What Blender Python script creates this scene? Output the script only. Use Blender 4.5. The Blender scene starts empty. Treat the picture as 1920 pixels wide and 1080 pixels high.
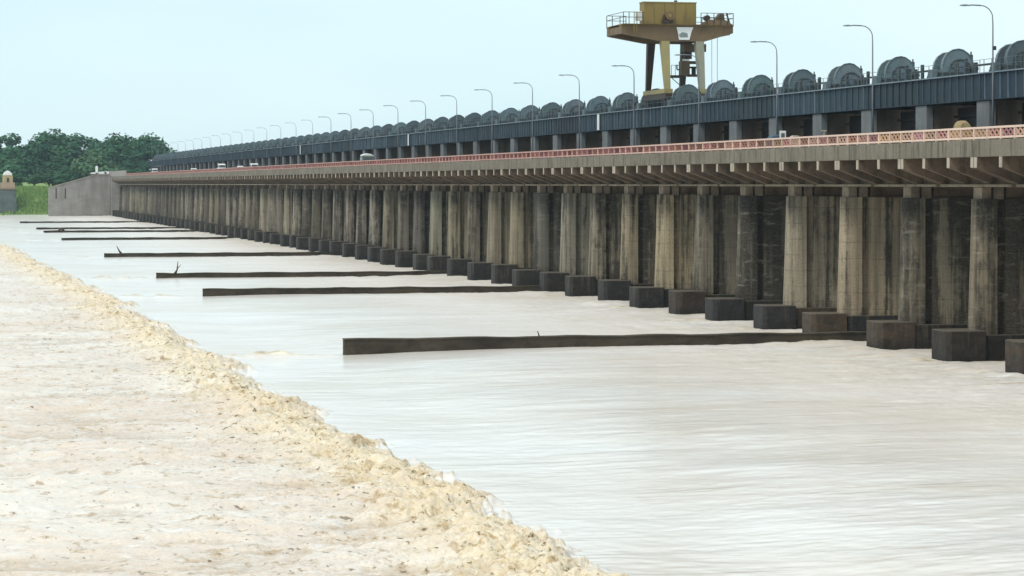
import bpy, bmesh, math, random
import numpy as np
from mathutils import Vector, Matrix

random.seed(7)
rng = np.random.RandomState(11)
SC = bpy.context.scene
COL = SC.collection

# ---------------------------------------------------------------- camera, sky, sun, exposure
EYE = 12.0                    # eye height above the tailwater
YAW = 12.74                   # degrees to the right of the barrage axis (+Y)
cam_d = bpy.data.cameras.new('camera')
cam = bpy.data.objects.new('camera', cam_d)
COL.objects.link(cam)
cam.location = (0, 0, EYE)
cam.rotation_euler = (math.radians(90), 0, math.radians(-YAW))
cam_d.sensor_width = 36
cam_d.lens = 90
cam_d.shift_y = -195.0 / 1920.0
cam_d.clip_start = 0.5
cam_d.clip_end = 20000
SC.camera = cam

SUN_EL, SUN_AZ = 52.0, 236.0      # high soft sun behind the camera's left shoulder, thin overcast
world = bpy.data.worlds.new('World')
SC.world = world
world.use_nodes = True
wn = world.node_tree
wn.nodes.clear()
sky = wn.nodes.new('ShaderNodeTexSky')
sky.sky_type = 'NISHITA'
sky.sun_disc = False
sky.sun_elevation = math.radians(SUN_EL)
sky.sun_rotation = math.radians(SUN_AZ)
sky.air_density = 1.0
sky.dust_density = 3.0
sky.ozone_density = 1.0
tc = wn.nodes.new('ShaderNodeTexCoord')
mp = wn.nodes.new('ShaderNodeMapping')
mp.inputs['Scale'].default_value = (1.6, 1.6, 5.5)
cn = wn.nodes.new('ShaderNodeTexNoise')
cn.inputs['Scale'].default_value = 1.6
cn.inputs['Detail'].default_value = 3.0
cr = wn.nodes.new('ShaderNodeValToRGB')
cr.color_ramp.elements[0].position = 0.35
cr.color_ramp.elements[0].color = (6.9, 9.15, 9.75, 1)
cr.color_ramp.elements[1].position = 0.62
cr.color_ramp.elements[1].color = (8.1, 9.85, 10.15, 1)
mx = wn.nodes.new('ShaderNodeMix')
mx.data_type = 'RGBA'
mx.inputs['Factor'].default_value = 0.9        # thin cloud veil over the blue sky
bg = wn.nodes.new('ShaderNodeBackground')
bg.inputs['Strength'].default_value = 0.095
wo = wn.nodes.new('ShaderNodeOutputWorld')
wn.links.new(tc.outputs['Generated'], mp.inputs['Vector'])
wn.links.new(mp.outputs['Vector'], cn.inputs['Vector'])
wn.links.new(cn.outputs['Fac'], cr.inputs['Fac'])
# the veil whitens gently towards the zenith
sz = wn.nodes.new('ShaderNodeSeparateXYZ')
mr = wn.nodes.new('ShaderNodeMapRange')
mr.interpolation_type = 'SMOOTHSTEP'
mr.inputs['From Min'].default_value = 0.02; mr.inputs['From Max'].default_value = 0.55
mz = wn.nodes.new('ShaderNodeMix'); mz.data_type = 'RGBA'
mz.inputs[7].default_value = (8.7, 9.6, 9.9, 1)
wn.links.new(tc.outputs['Generated'], sz.inputs[0]); wn.links.new(sz.outputs[2], mr.inputs['Value'])
wn.links.new(mr.outputs[0], mz.inputs['Factor']); wn.links.new(cr.outputs['Color'], mz.inputs[6])
wn.links.new(sky.outputs['Color'], mx.inputs[6])
wn.links.new(mz.outputs[2], mx.inputs[7])
wn.links.new(mx.outputs[2], bg.inputs['Color'])
wn.links.new(bg.outputs['Background'], wo.inputs['Surface'])

sun_d = bpy.data.lights.new('sun', 'SUN')
sun_d.energy = 1.5
sun_d.angle = math.radians(14)
sun_d.color = (1.0, 0.94, 0.85)
sun = bpy.data.objects.new('sun', sun_d)
COL.objects.link(sun)
_el, _az = math.radians(SUN_EL), math.radians(SUN_AZ)
_sd = Vector((math.sin(_az) * math.cos(_el), math.cos(_az) * math.cos(_el), math.sin(_el)))
sun.rotation_euler = _sd.to_track_quat('Z', 'Y').to_euler()

SC.view_settings.view_transform = 'Standard'
SC.view_settings.look = 'None'
SC.view_settings.exposure = 0.24
SC.view_settings.gamma = 1.0
SC.view_settings.use_curve_mapping = False
SC.render.engine = 'CYCLES'
SC.cycles.max_bounces = 6
SC.cycles.diffuse_bounces = 3
SC.cycles.glossy_bounces = 3
SC.cycles.transmission_bounces = 3
SC.cycles.volume_bounces = 0
SC.cycles.caustics_reflective = False
SC.cycles.caustics_refractive = False
SC.cycles.use_denoising = True

# ---------------------------------------------------------------- layout constants (metres)
BAY = 12.66            # pier spacing along the barrage
D0 = 64.8              # downstream face of the footings
Y_FIRST = 146.6        # centre of pier 0
N0, N1 = -3, 64
def pier_y(n): return Y_FIRST + BAY * n
C_, S_ = math.cos(math.radians(YAW)), math.sin(math.radians(YAW))
def px_of(x, y):       # column (in 1920) of a place, used only to count things from the right edge in labels
    zc = y * C_ + x * S_
    return 960 + 4800 * (x * C_ - y * S_) / zc

# ---------------------------------------------------------------- helpers
class MB:
    """collects faces; build() makes one mesh"""
    def __init__(self):
        self.v, self.f, self.m, self.s = [], [], [], []
    def add(self, vs, fs, mat=0, smooth=False):
        b = len(self.v)
        self.v += [tuple(p) for p in vs]
        for q in fs:
            self.f.append(tuple(i + b for i in q)); self.m.append(mat); self.s.append(smooth)
        return self
    def box(self, x0, x1, y0, y1, z0, z1, mat=0):
        return self.add([(x0,y0,z0),(x1,y0,z0),(x1,y1,z0),(x0,y1,z0),(x0,y0,z1),(x1,y0,z1),(x1,y1,z1),(x0,y1,z1)],
                        [(3,2,1,0),(4,5,6,7),(0,1,5,4),(1,2,6,5),(2,3,7,6),(3,0,4,7)], mat)
    def prism(self, poly, axis, lo, hi, mat=0, smooth=False):
        n = len(poly)
        def P(a, b, t):
            return {'y': (a, t, b), 'z': (a, b, t), 'x': (t, a, b)}[axis]
        vs = [P(a, b, lo) for a, b in poly] + [P(a, b, hi) for a, b in poly]
        self.add(vs, [tuple(range(n))[::-1], tuple(range(n, 2*n))], mat)
        b = len(self.v) - 2*n
        for i in range(n):
            j = (i+1) % n
            self.f.append((b+i, b+j, b+n+j, b+n+i)); self.m.append(mat); self.s.append(smooth)
        return self
    def bar(self, p0, p1, w, h, mat=0):
        p0, p1 = Vector(p0), Vector(p1)
        d = (p1 - p0).normalized()
        up = Vector((0,0,1)) if abs(d.z) < 0.9 else Vector((1,0,0))
        a = d.cross(up).normalized(); b = a.cross(d)
        vs = []
        for p in (p0, p1):
            for s, t in ((-1,-1),(1,-1),(1,1),(-1,1)):
                vs.append(p + a*(s*w/2) + b*(t*h/2))
        return self.add(vs, [(0,1,2,3),(7,6,5,4),(0,4,5,1),(1,5,6,2),(2,6,7,3),(3,7,4,0)], mat)
    def tube(self, pts, rad, seg=8, mat=0, caps=True):
        pts = [Vector(p) for p in pts]
        n = len(pts)
        if not hasattr(rad, '__len__'): rad = [rad]*n
        vs = []; prev = None
        for i, p in enumerate(pts):
            d = (pts[min(i+1,n-1)] - pts[max(i-1,0)]).normalized()
            if prev is None:
                up = Vector((0,0,1)) if abs(d.z) < 0.9 else Vector((0,1,0))
                a = d.cross(up).normalized()
            else:
                a = (prev - d*prev.dot(d)).normalized()
            prev = a
            b = d.cross(a)
            for k in range(seg):
                t = 2*math.pi*k/seg
                vs.append(p + (a*math.cos(t) + b*math.sin(t))*rad[i])
        fs = []
        for i in range(n-1):
            for k in range(seg):
                k2 = (k+1) % seg
                fs.append((i*seg+k, i*seg+k2, (i+1)*seg+k2, (i+1)*seg+k))
        self.add(vs, fs, mat, True)
        if caps:
            b = len(self.v) - len(vs)
            self.f.append(tuple(b+k for k in range(seg))[::-1]); self.m.append(mat); self.s.append(False)
            self.f.append(tuple(b+(n-1)*seg+k for k in range(seg))); self.m.append(mat); self.s.append(False)
        return self
    def merge(self, o, mat=0, off=(0,0,0)):
        b = len(self.v)
        self.v += [(p[0]+off[0], p[1]+off[1], p[2]+off[2]) for p in o.v]
        for q, m, s in zip(o.f, o.m, o.s):
            self.f.append(tuple(i+b for i in q)); self.m.append(mat + m); self.s.append(s)
        return self
    def build(self, name, mats, bevel=0.0):
        me = bpy.data.meshes.new(name)
        me.from_pydata(self.v, [], self.f)
        if not isinstance(mats, (list, tuple)): mats = [mats]
        for m in mats: me.materials.append(m)
        me.polygons.foreach_set('material_index', [min(i, len(mats)-1) for i in self.m])
        me.polygons.foreach_set('use_smooth', self.s)
        bm = bmesh.new(); bm.from_mesh(me)
        bmesh.ops.recalc_face_normals(bm, faces=bm.faces)
        if bevel > 0:
            ed = [e for e in bm.edges if len(e.link_faces) == 2 and e.calc_face_angle(0) > 0.6]
            bmesh.ops.bevel(bm, geom=ed, offset=bevel, segments=1, affect='EDGES', clamp_overlap=True)
        bm.to_mesh(me); bm.free()
        return me

def put(name, mesh, parent=None, loc=(0,0,0), color=None):
    o = bpy.data.objects.new(name, mesh)
    COL.objects.link(o)
    o.location = loc
    if parent is not None: o.parent = parent
    if color is not None: o.color = color
    return o
def tag(o, label, cat, group=None):
    o['label'] = label; o['category'] = cat
    if group: o['group'] = group
    return o
def thing(name, label, cat, loc=(0,0,0), group=None, rz=0.0):
    o = bpy.data.objects.new(name, None)
    COL.objects.link(o)
    o.empty_display_size = 0.5
    o.location = loc; o.rotation_euler = (0,0,rz)
    return tag(o, label, cat, group)
ONES = ['zeroth','first','second','third','fourth','fifth','sixth','seventh','eighth','ninth','tenth','eleventh','twelfth','thirteenth',
        'fourteenth','fifteenth','sixteenth','seventeenth','eighteenth','nineteenth']
def ordinal(k):
    if k < 20: return ONES[k]
    t = {2:('twenty','twentieth'),3:('thirty','thirtieth'),4:('forty','fortieth'),5:('fifty','fiftieth'),6:('sixty','sixtieth')}[k//10]
    return t[1] if k % 10 == 0 else t[0] + '-' + ONES[k % 10]

# ---------------------------------------------------------------- node helpers
class NT:
    def __init__(self, name):
        self.mat = bpy.data.materials.new(name); self.mat.use_nodes = True
        self.t = self.mat.node_tree
        self.t.nodes.clear()
        self.out = self.t.nodes.new('ShaderNodeOutputMaterial')
        self.b = self.t.nodes.new('ShaderNodeBsdfPrincipled')
        self.t.links.new(self.b.outputs[0], self.out.inputs['Surface'])
    def n(self, typ, **kw):
        x = self.t.nodes.new(typ)
        for k, v in kw.items(): setattr(x, k, v)
        return x
    def l(self, a, b): self.t.links.new(a, b)
    def pos(self): return self.n('ShaderNodeNewGeometry').outputs['Position']
    def noise(self, vec, scale=(1,1,1), detail=4, rough=0.55, dist=0.0):
        m = self.n('ShaderNodeMapping'); m.inputs['Scale'].default_value = scale
        self.l(vec, m.inputs['Vector'])
        t = self.n('ShaderNodeTexNoise'); t.inputs['Scale'].default_value = 1.0
        t.inputs['Detail'].default_value = detail; t.inputs['Roughness'].default_value = rough
        t.inputs['Distortion'].default_value = dist
        self.l(m.outputs[0], t.inputs['Vector'])
        return t.outputs['Fac']
    def ramp(self, fac, stops):
        r = self.n('ShaderNodeValToRGB')
        e = r.color_ramp.elements
        while len(e) < len(stops): e.new(0.5)
        for k, (p, c) in enumerate(stops):
            e[k].position = p
            if not hasattr(c, '__len__'): c = (c, c, c)
            e[k].color = (*c[:3], 1)
        self.l(fac, r.inputs['Fac'])
        return r.outputs['Color']
    def mix(self, fac, a, b, mode='MIX'):
        m = self.n('ShaderNodeMix', data_type='RGBA', blend_type=mode)
        for s, v in ((m.inputs['Factor'], fac), (m.inputs[6], a), (m.inputs[7], b)):
            if hasattr(v, 'is_output') or hasattr(v, 'links'): self.l(v, s)
            elif hasattr(v, '__len__'): s.default_value = (*v[:3], 1)
            else: s.default_value = v if s == m.inputs['Factor'] else (v, v, v, 1)
        return m.outputs[2]
    def math(self, op, a, b=None):
        m = self.n('ShaderNodeMath', operation=op)
        for s, v in ((m.inputs[0], a), (m.inputs[1], b)):
            if v is None: continue
            if hasattr(v, 'links'): self.l(v, s)
            else: s.default_value = v
        return m.outputs[0]
    def sep(self, v):
        s = self.n('ShaderNodeSeparateXYZ'); self.l(v, s.inputs[0]); return s.outputs
    def bump(self, h, strength=0.3, dist=0.05):
        b = self.n('ShaderNodeBump'); b.inputs['Strength'].default_value = strength; b.inputs['Distance'].default_value = dist
        self.l(h, b.inputs['Height']); self.l(b.outputs[0], self.b.inputs['Normal'])
    def fin(self, col, rough=0.85, spec=0.25, metal=0.0):
        if hasattr(col, 'links'): self.l(col, self.b.inputs['Base Color'])
        else: self.b.inputs['Base Color'].default_value = (*col, 1)
        if hasattr(rough, 'links'): self.l(rough, self.b.inputs['Roughness'])
        else: self.b.inputs['Roughness'].default_value = rough
        self.b.inputs['Specular IOR Level'].default_value = spec
        self.b.inputs['Metallic'].default_value = metal
        return self.mat

def mat_pier():
    """weathered concrete: the object's colour gives the pier's tone, alpha gives how stained it is"""
    k = NT('pier_concrete')
    p = k.pos(); oi = k.n('ShaderNodeObjectInfo')
    tone = oi.outputs['Color']; stain = oi.outputs['Alpha']
    big = k.noise(p, (0.35,0.35,0.10), 4)
    streak = k.noise(p, (2.6,2.6,0.07), 6, 0.68)
    wide = k.noise(p, (1.0,1.0,0.05), 4, 0.6)
    mott = k.noise(p, (0.7,0.7,2.6), 5, 0.65, 0.2)
    blot = k.noise(p, (1.5,1.5,0.9), 6, 0.7, 0.2)
    fine = k.noise(p, (5,5,9), 4, 0.6)
    z = k.sep(p)[2]
    c = k.mix(k.ramp(big, [(0.35,0.0),(0.68,1.0)]), (0.270,0.248,0.205), (0.185,0.168,0.138))
    c = k.mix(1.0, c, tone, 'MULTIPLY')
    # brown running streaks
    sf = k.n('ShaderNodeMapRange'); sf.inputs['From Min'].default_value = -0.6; sf.inputs['From Max'].default_value = 0.2
    sf.inputs['To Min'].default_value = 0.2; sf.inputs['To Max'].default_value = 0.72
    k.l(stain, sf.inputs['Value'])
    c = k.mix(k.math('MULTIPLY', k.ramp(streak, [(0.44,0.0),(0.60,1.0)]), sf.outputs[0]), c, (0.095,0.078,0.058))
    # black algae in long vertical runs, ragged at the edges, more on stained piers; recess shade painted in behind the nose
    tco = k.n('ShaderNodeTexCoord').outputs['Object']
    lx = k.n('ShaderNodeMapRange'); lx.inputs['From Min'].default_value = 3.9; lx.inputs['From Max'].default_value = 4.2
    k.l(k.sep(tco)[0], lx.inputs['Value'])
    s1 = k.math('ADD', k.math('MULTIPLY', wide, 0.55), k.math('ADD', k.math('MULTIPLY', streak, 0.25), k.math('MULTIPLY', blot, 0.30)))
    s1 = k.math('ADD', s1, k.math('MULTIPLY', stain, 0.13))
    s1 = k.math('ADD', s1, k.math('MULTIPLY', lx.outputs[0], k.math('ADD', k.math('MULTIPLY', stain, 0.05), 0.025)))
    # runs start at the deck and the damp foot
    hi = k.n('ShaderNodeMapRange'); hi.inputs['From Min'].default_value = 7.5; hi.inputs['From Max'].default_value = 11.0
    k.l(z, hi.inputs['Value'])
    lo = k.n('ShaderNodeMapRange'); lo.inputs['From Min'].default_value = 4.0; lo.inputs['From Max'].default_value = 2.2
    k.l(z, lo.inputs['Value'])
    s1 = k.math('ADD', s1, k.math('MULTIPLY', k.math('ADD', hi.outputs[0], lo.outputs[0]), 0.035))
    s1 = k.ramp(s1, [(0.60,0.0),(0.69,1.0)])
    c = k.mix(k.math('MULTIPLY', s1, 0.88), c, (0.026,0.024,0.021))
    # pale lime bands leaching from the lift joints
    s2 = k.math('MULTIPLY', k.ramp(mott, [(0.57,0.0),(0.66,1.0)]), k.math('ADD', k.math('MULTIPLY', stain, 0.35), 0.10))
    c = k.mix(s2, c, (0.36,0.335,0.28))
    # lift joints of the formwork
    fr = k.math('FRACT', k.math('MULTIPLY', k.math('ADD', z, k.math('MULTIPLY', mott, 0.25)), 0.78))
    line = k.ramp(fr, [(0.0,1.0),(0.05,0.0),(0.97,0.0),(1.0,1.0)])
    lw = k.math('MULTIPLY', line, k.ramp(mott, [(0.42,0.0),(0.62,0.6)]))
    c = k.mix(lw, c, (0.075,0.065,0.05))
    # tide band of silt and algae above the footing
    c = k.mix(k.math('MULTIPLY', k.ramp(fine, [(0.42,0.0),(0.62,1.0)]), 0.35), c, (0.13,0.115,0.09))
    h = k.math('ADD', k.math('MULTIPLY', fine, 0.6), k.math('MULTIPLY', line, -0.9))
    h = k.math('ADD', h, k.math('MULTIPLY', mott, 0.7))
    k.bump(h, 0.5, 0.06)
    return k.fin(c, 0.9, 0.2)

def mat_footing():
    k = NT('footing_concrete')
    p = k.pos(); oi = k.n('ShaderNodeObjectInfo')
    streak = k.noise(p, (2.2,2.2,0.25), 5, 0.6)
    mott = k.noise(p, (1.2,1.2,2.0), 6, 0.65, 0.5)
    c = k.mix(k.ramp(mott, [(0.35,0.0),(0.68,1.0)]), (0.022,0.021,0.021), (0.052,0.043,0.033))
    c = k.mix(1.0, c, oi.outputs['Color'], 'MULTIPLY')
    c = k.mix(k.math('MULTIPLY', k.ramp(streak, [(0.55,0.0),(0.68,1.0)]), 0.4), c, (0.12,0.10,0.08))
    z = k.sep(p)[2]
    wet = k.ramp(k.math('ADD', z, k.math('MULTIPLY', mott, 0.9)), [(0.0,1.0),(1.0,0.0)])
    wet2 = k.n('ShaderNodeMapRange'); wet2.inputs['From Min'].default_value = 1.7; wet2.inputs['From Max'].default_value = 0.9
    k.l(k.math('ADD', z, k.math('MULTIPLY', mott, 0.9)), wet2.inputs['Value'])
    c = k.mix(k.math('MULTIPLY', wet2.outputs[0], 0.75), c, (0.016,0.015,0.014))
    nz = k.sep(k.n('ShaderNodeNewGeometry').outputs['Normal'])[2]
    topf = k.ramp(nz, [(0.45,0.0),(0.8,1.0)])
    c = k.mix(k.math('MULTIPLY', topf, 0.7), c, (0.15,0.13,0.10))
    k.bump(k.math('ADD', k.math('MULTIPLY', mott, 2.0), streak), 0.9, 0.10)
    return k.fin(c, 0.7, 0.3)

def mat_conc(name, a, b, streak_col, streak=0.5, sx=2.0, sz=0.35, spots=0.3):
    k = NT(name)
    p = k.pos()
    big = k.noise(p, (0.22,0.22,0.5), 4)
    st = k.noise(p, (sx,sx,sz), 5, 0.62)
    fine = k.noise(p, (6,6,6), 4, 0.6)
    c = k.mix(k.ramp(big, [(0.35,0.0),(0.65,1.0)]), a, b)
    c = k.mix(k.math('MULTIPLY', k.ramp(st, [(0.48,0.0),(0.66,1.0)]), streak), c, streak_col)
    c = k.mix(k.math('MULTIPLY', k.ramp(fine, [(0.45,0.0),(0.65,1.0)]), spots), c, tuple(0.45*q for q in a))
    k.bump(k.math('ADD', fine, st), 0.4, 0.03)
    return k.fin(c, 0.9, 0.2)

def mat_paint(name, a, b, rust=(0.11,0.06,0.035), rust_amt=0.35, rough=0.55, sc=(1.2,1.2,0.5), metal=0.0, tint=False):
    k = NT(name)
    p = k.pos()
    big = k.noise(p, (0.5,0.5,0.4), 4)
    st = k.noise(p, sc, 6, 0.65, 0.3)
    fine = k.noise(p, (9,9,9), 3)
    c = k.mix(k.ramp(big, [(0.35,0.0),(0.65,1.0)]), a, b)
    if tint:
        oi = k.n('ShaderNodeObjectInfo')
        c = k.mix(1.0, c, oi.outputs['Color'], 'MULTIPLY')
    c = k.mix(k.math('MULTIPLY', k.ramp(st, [(0.54,0.0),(0.68,1.0)]), rust_amt), c, rust)
    k.bump(k.math('ADD', fine, st), 0.15, 0.01)
    return k.fin(c, rough, 0.35, metal)

M = {}
M['pier'] = mat_pier()
M['footing'] = mat_footing()
M['fascia'] = mat_conc('fascia_concrete', (0.205,0.187,0.150), (0.158,0.140,0.110), (0.062,0.056,0.042), 0.8, 2.6, 0.30, 0.35)
M['bracket'] = mat_conc('bracket_concrete', (0.20,0.148,0.105), (0.13,0.098,0.072), (0.055,0.042,0.03), 0.6, 1.3, 0.6, 0.35)
M['pale'] = mat_conc('pale_concrete', (0.42,0.38,0.31), (0.34,0.31,0.25), (0.16,0.13,0.10), 0.5, 2.0, 0.8, 0.3)
M['coping'] = mat_conc('mossy_coping', (0.10,0.085,0.06), (0.065,0.058,0.042), (0.03,0.028,0.022), 0.6, 0.9, 1.5, 0.4)
M['ledge'] = mat_conc('pale_ledge_concrete', (0.27,0.225,0.17), (0.19,0.155,0.12), (0.09,0.07,0.05), 0.6, 1.0, 1.0, 0.3)  # ledge and pedestals, paler than the brackets
M['wall'] = mat_conc('divide_wall_concrete', (0.075,0.062,0.044), (0.045,0.038,0.029), (0.018,0.017,0.015), 0.6, 0.9, 1.5, 0.4)
M['tower'] = mat_conc('tower_concrete', (0.16,0.128,0.102), (0.11,0.09,0.074), (0.06,0.05,0.042), 0.5, 1.4, 0.25, 0.3)
M['column'] = mat_conc('tower_column_concrete', (0.19,0.205,0.215), (0.14,0.152,0.163), (0.10,0.10,0.10), 0.5, 1.8, 0.25, 0.25)
M['abut'] = mat_conc('abutment_concrete', (0.31,0.30,0.285), (0.26,0.235,0.215), (0.12,0.105,0.095), 0.4, 0.4, 0.06, 0.2)
M['girder'] = mat_paint('blue_grey_girder_paint', (0.018,0.034,0.050), (0.025,0.043,0.058), (0.04,0.036,0.033), 0.35, 0.75, (0.9,0.9,0.3), tint=True)
M['stiff'] = mat_paint('lit_stiffener_paint', (0.050,0.082,0.115), (0.085,0.12,0.15), (0.08,0.07,0.065), 0.35, 0.5, tint=True)  # light on the girder ribs painted in as a paler tone
M['flange'] = mat_paint('girder_flange_paint', (0.15,0.21,0.26), (0.19,0.25,0.29), (0.09,0.08,0.07), 0.3, 0.5)
M['hoist'] = mat_paint('grey_green_hoist_paint', (0.078,0.118,0.135), (0.108,0.150,0.165), (0.07,0.05,0.036), 0.5, 0.55, (1.6,1.6,0.9), tint=True)
M['hoist_dark'] = mat_paint('dark_hoist_metal', (0.030,0.040,0.044), (0.042,0.052,0.055), (0.04,0.03,0.025), 0.4, 0.55)
M['hoist_pale'] = mat_paint('pale_hoist_metal', (0.24,0.29,0.295), (0.19,0.235,0.24), (0.10,0.08,0.06), 0.3, 0.5)
M['gate'] = mat_paint('dark_gate_steel', (0.020,0.020,0.022), (0.030,0.028,0.027), (0.045,0.025,0.016), 0.5, 0.6)
M['lamp'] = mat_paint('galvanised_lamp_steel', (0.20,0.225,0.25), (0.16,0.18,0.205), (0.18,0.16,0.15), 0.3, 0.45, metal=0.2)
M['crane_y'] = mat_paint('faded_yellow_crane_paint', (0.235,0.170,0.045), (0.19,0.140,0.046), (0.10,0.06,0.028), 0.5, 0.55, (1.1,1.1,0.35))
M['crane_o'] = mat_paint('ochre_crane_beam_paint', (0.165,0.112,0.055), (0.13,0.090,0.050), (0.075,0.045,0.026), 0.55, 0.6, (0.9,0.9,0.4))
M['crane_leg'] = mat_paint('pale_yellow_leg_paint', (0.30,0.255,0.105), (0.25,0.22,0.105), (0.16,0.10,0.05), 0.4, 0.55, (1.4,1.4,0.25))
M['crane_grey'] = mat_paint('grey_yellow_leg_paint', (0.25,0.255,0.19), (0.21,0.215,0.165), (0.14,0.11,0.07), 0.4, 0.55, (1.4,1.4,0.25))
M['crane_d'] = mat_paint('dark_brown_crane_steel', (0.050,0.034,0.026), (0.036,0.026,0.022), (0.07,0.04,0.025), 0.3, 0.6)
M['crane_b'] = mat_paint('brown_cab_paint', (0.115,0.082,0.045), (0.085,0.062,0.038), (0.05,0.03,0.02), 0.4, 0.6)
M['white'] = mat_paint('white_paint', (0.78,0.80,0.80), (0.70,0.72,0.72), (0.4,0.36,0.3), 0.25, 0.45)
M['dark'] = mat_paint('dark_rubber', (0.02,0.02,0.021), (0.03,0.03,0.03), (0.05,0.04,0.03), 0.2, 0.6)
M['glass'] = NT('dark_window_glass').fin((0.03,0.04,0.045), 0.12, 0.6)
M['asphalt'] = mat_conc('asphalt', (0.05,0.05,0.05), (0.065,0.062,0.058), (0.04,0.04,0.04), 0.3, 1.0, 1.0, 0.3)

def mat_railing():
    k = NT('faded_red_railing_paint')
    p = k.pos()
    # flaking red over pale pink primer; the near panels are the most bleached
    n1 = k.noise(p, (1.1,0.35,1.5), 5, 0.6)
    n2 = k.noise(p, (7,7,7), 4, 0.6)
    y = k.sep(p)[1]
    mr = k.n('ShaderNodeMapRange'); mr.inputs['From Min'].default_value = 165; mr.inputs['From Max'].default_value = 270
    k.l(y, mr.inputs['Value'])
    w = k.mix(k.math('MULTIPLY', k.math('ADD', mr.outputs[0], k.math('MULTIPLY', n1, 0.5)), 0.72), (0.68,0.54,0.44), (0.32,0.165,0.15))
    c = k.mix(k.math('MULTIPLY', k.ramp(n2, [(0.45,0.0),(0.62,1.0)]), 0.5), w, (0.70,0.56,0.50))
    c = k.mix(1.0, c, k.n('ShaderNodeObjectInfo').outputs['Color'], 'MULTIPLY')
    return k.fin(c, 0.8, 0.2)
def mat_lattice():
    k = NT('red_lattice_paint')
    p = k.pos()
    n1 = k.noise(p, (1.0,0.5,1.0), 4, 0.6)
    y = k.sep(p)[1]
    mr = k.n('ShaderNodeMapRange'); mr.inputs['From Min'].default_value = 165; mr.inputs['From Max'].default_value = 230
    k.l(y, mr.inputs['Value'])
    c = k.mix(k.math('MULTIPLY', k.math('ADD', mr.outputs[0], k.math('MULTIPLY', n1, 0.4)), 0.75), (0.50,0.34,0.26), (0.19,0.06,0.062))
    c = k.mix(1.0, c, k.n('ShaderNodeObjectInfo').outputs['Color'], 'MULTIPLY')
    return k.fin(c, 0.8, 0.2)
M['rail'] = mat_railing()
M['lattice'] = mat_lattice()

# ---------------------------------------------------------------- numpy noise for the water and the land
def vnoise(x, y, seed=0):
    xi = np.floor(x).astype(np.int64); yi = np.floor(y).astype(np.int64)
    fx = x - xi; fy = y - yi
    def h(a, b):
        n = (a * 374761393 + b * 668265263 + seed * 1274126177) & 0xFFFFFFFF
        n = ((n ^ (n >> 13)) * 1274126177) & 0xFFFFFFFF
        n = (n ^ (n >> 16)) & 0xFFFFFFFF
        return n / 4294967295.0 * 2 - 1
    u = fx*fx*fx*(fx*(fx*6-15)+10); v = fy*fy*fy*(fy*(fy*6-15)+10)
    a = h(xi, yi); b = h(xi+1, yi); c = h(xi, yi+1); d = h(xi+1, yi+1)
    return (a*(1-u)+b*u)*(1-v) + (c*(1-u)+d*u)*v
def fbm(x, y, seed=0, octv=3, gain=0.5):
    s = 0; a = 1.0
    for i in range(octv):
        s = s + a*vnoise(x*2**i + 17.3*i, y*2**i + 9.1*i, seed+i*31); a *= gain
    return s
def sstep(a, b, x):
    t = np.clip((x-a)/(b-a), 0, 1); return t*t*t*(t*(t*6-15)+10)

WALL_Y = [178.5, 275.0, 329.0, 425.0, 556.0, 643.0, 689.0, 802.0]
def front_x(y):        # where the hydraulic jump breaks
    yy = np.minimum(y, 560.0)
    return 19.05 - 0.0000245*yy*yy + 0.9*vnoise(y*0.09, y*0+3.3, 5) + 0.55*vnoise(y*0.30, y*0+1.3, 6) + 0.3*vnoise(y*0.9, y*0+4.3, 8)

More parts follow.
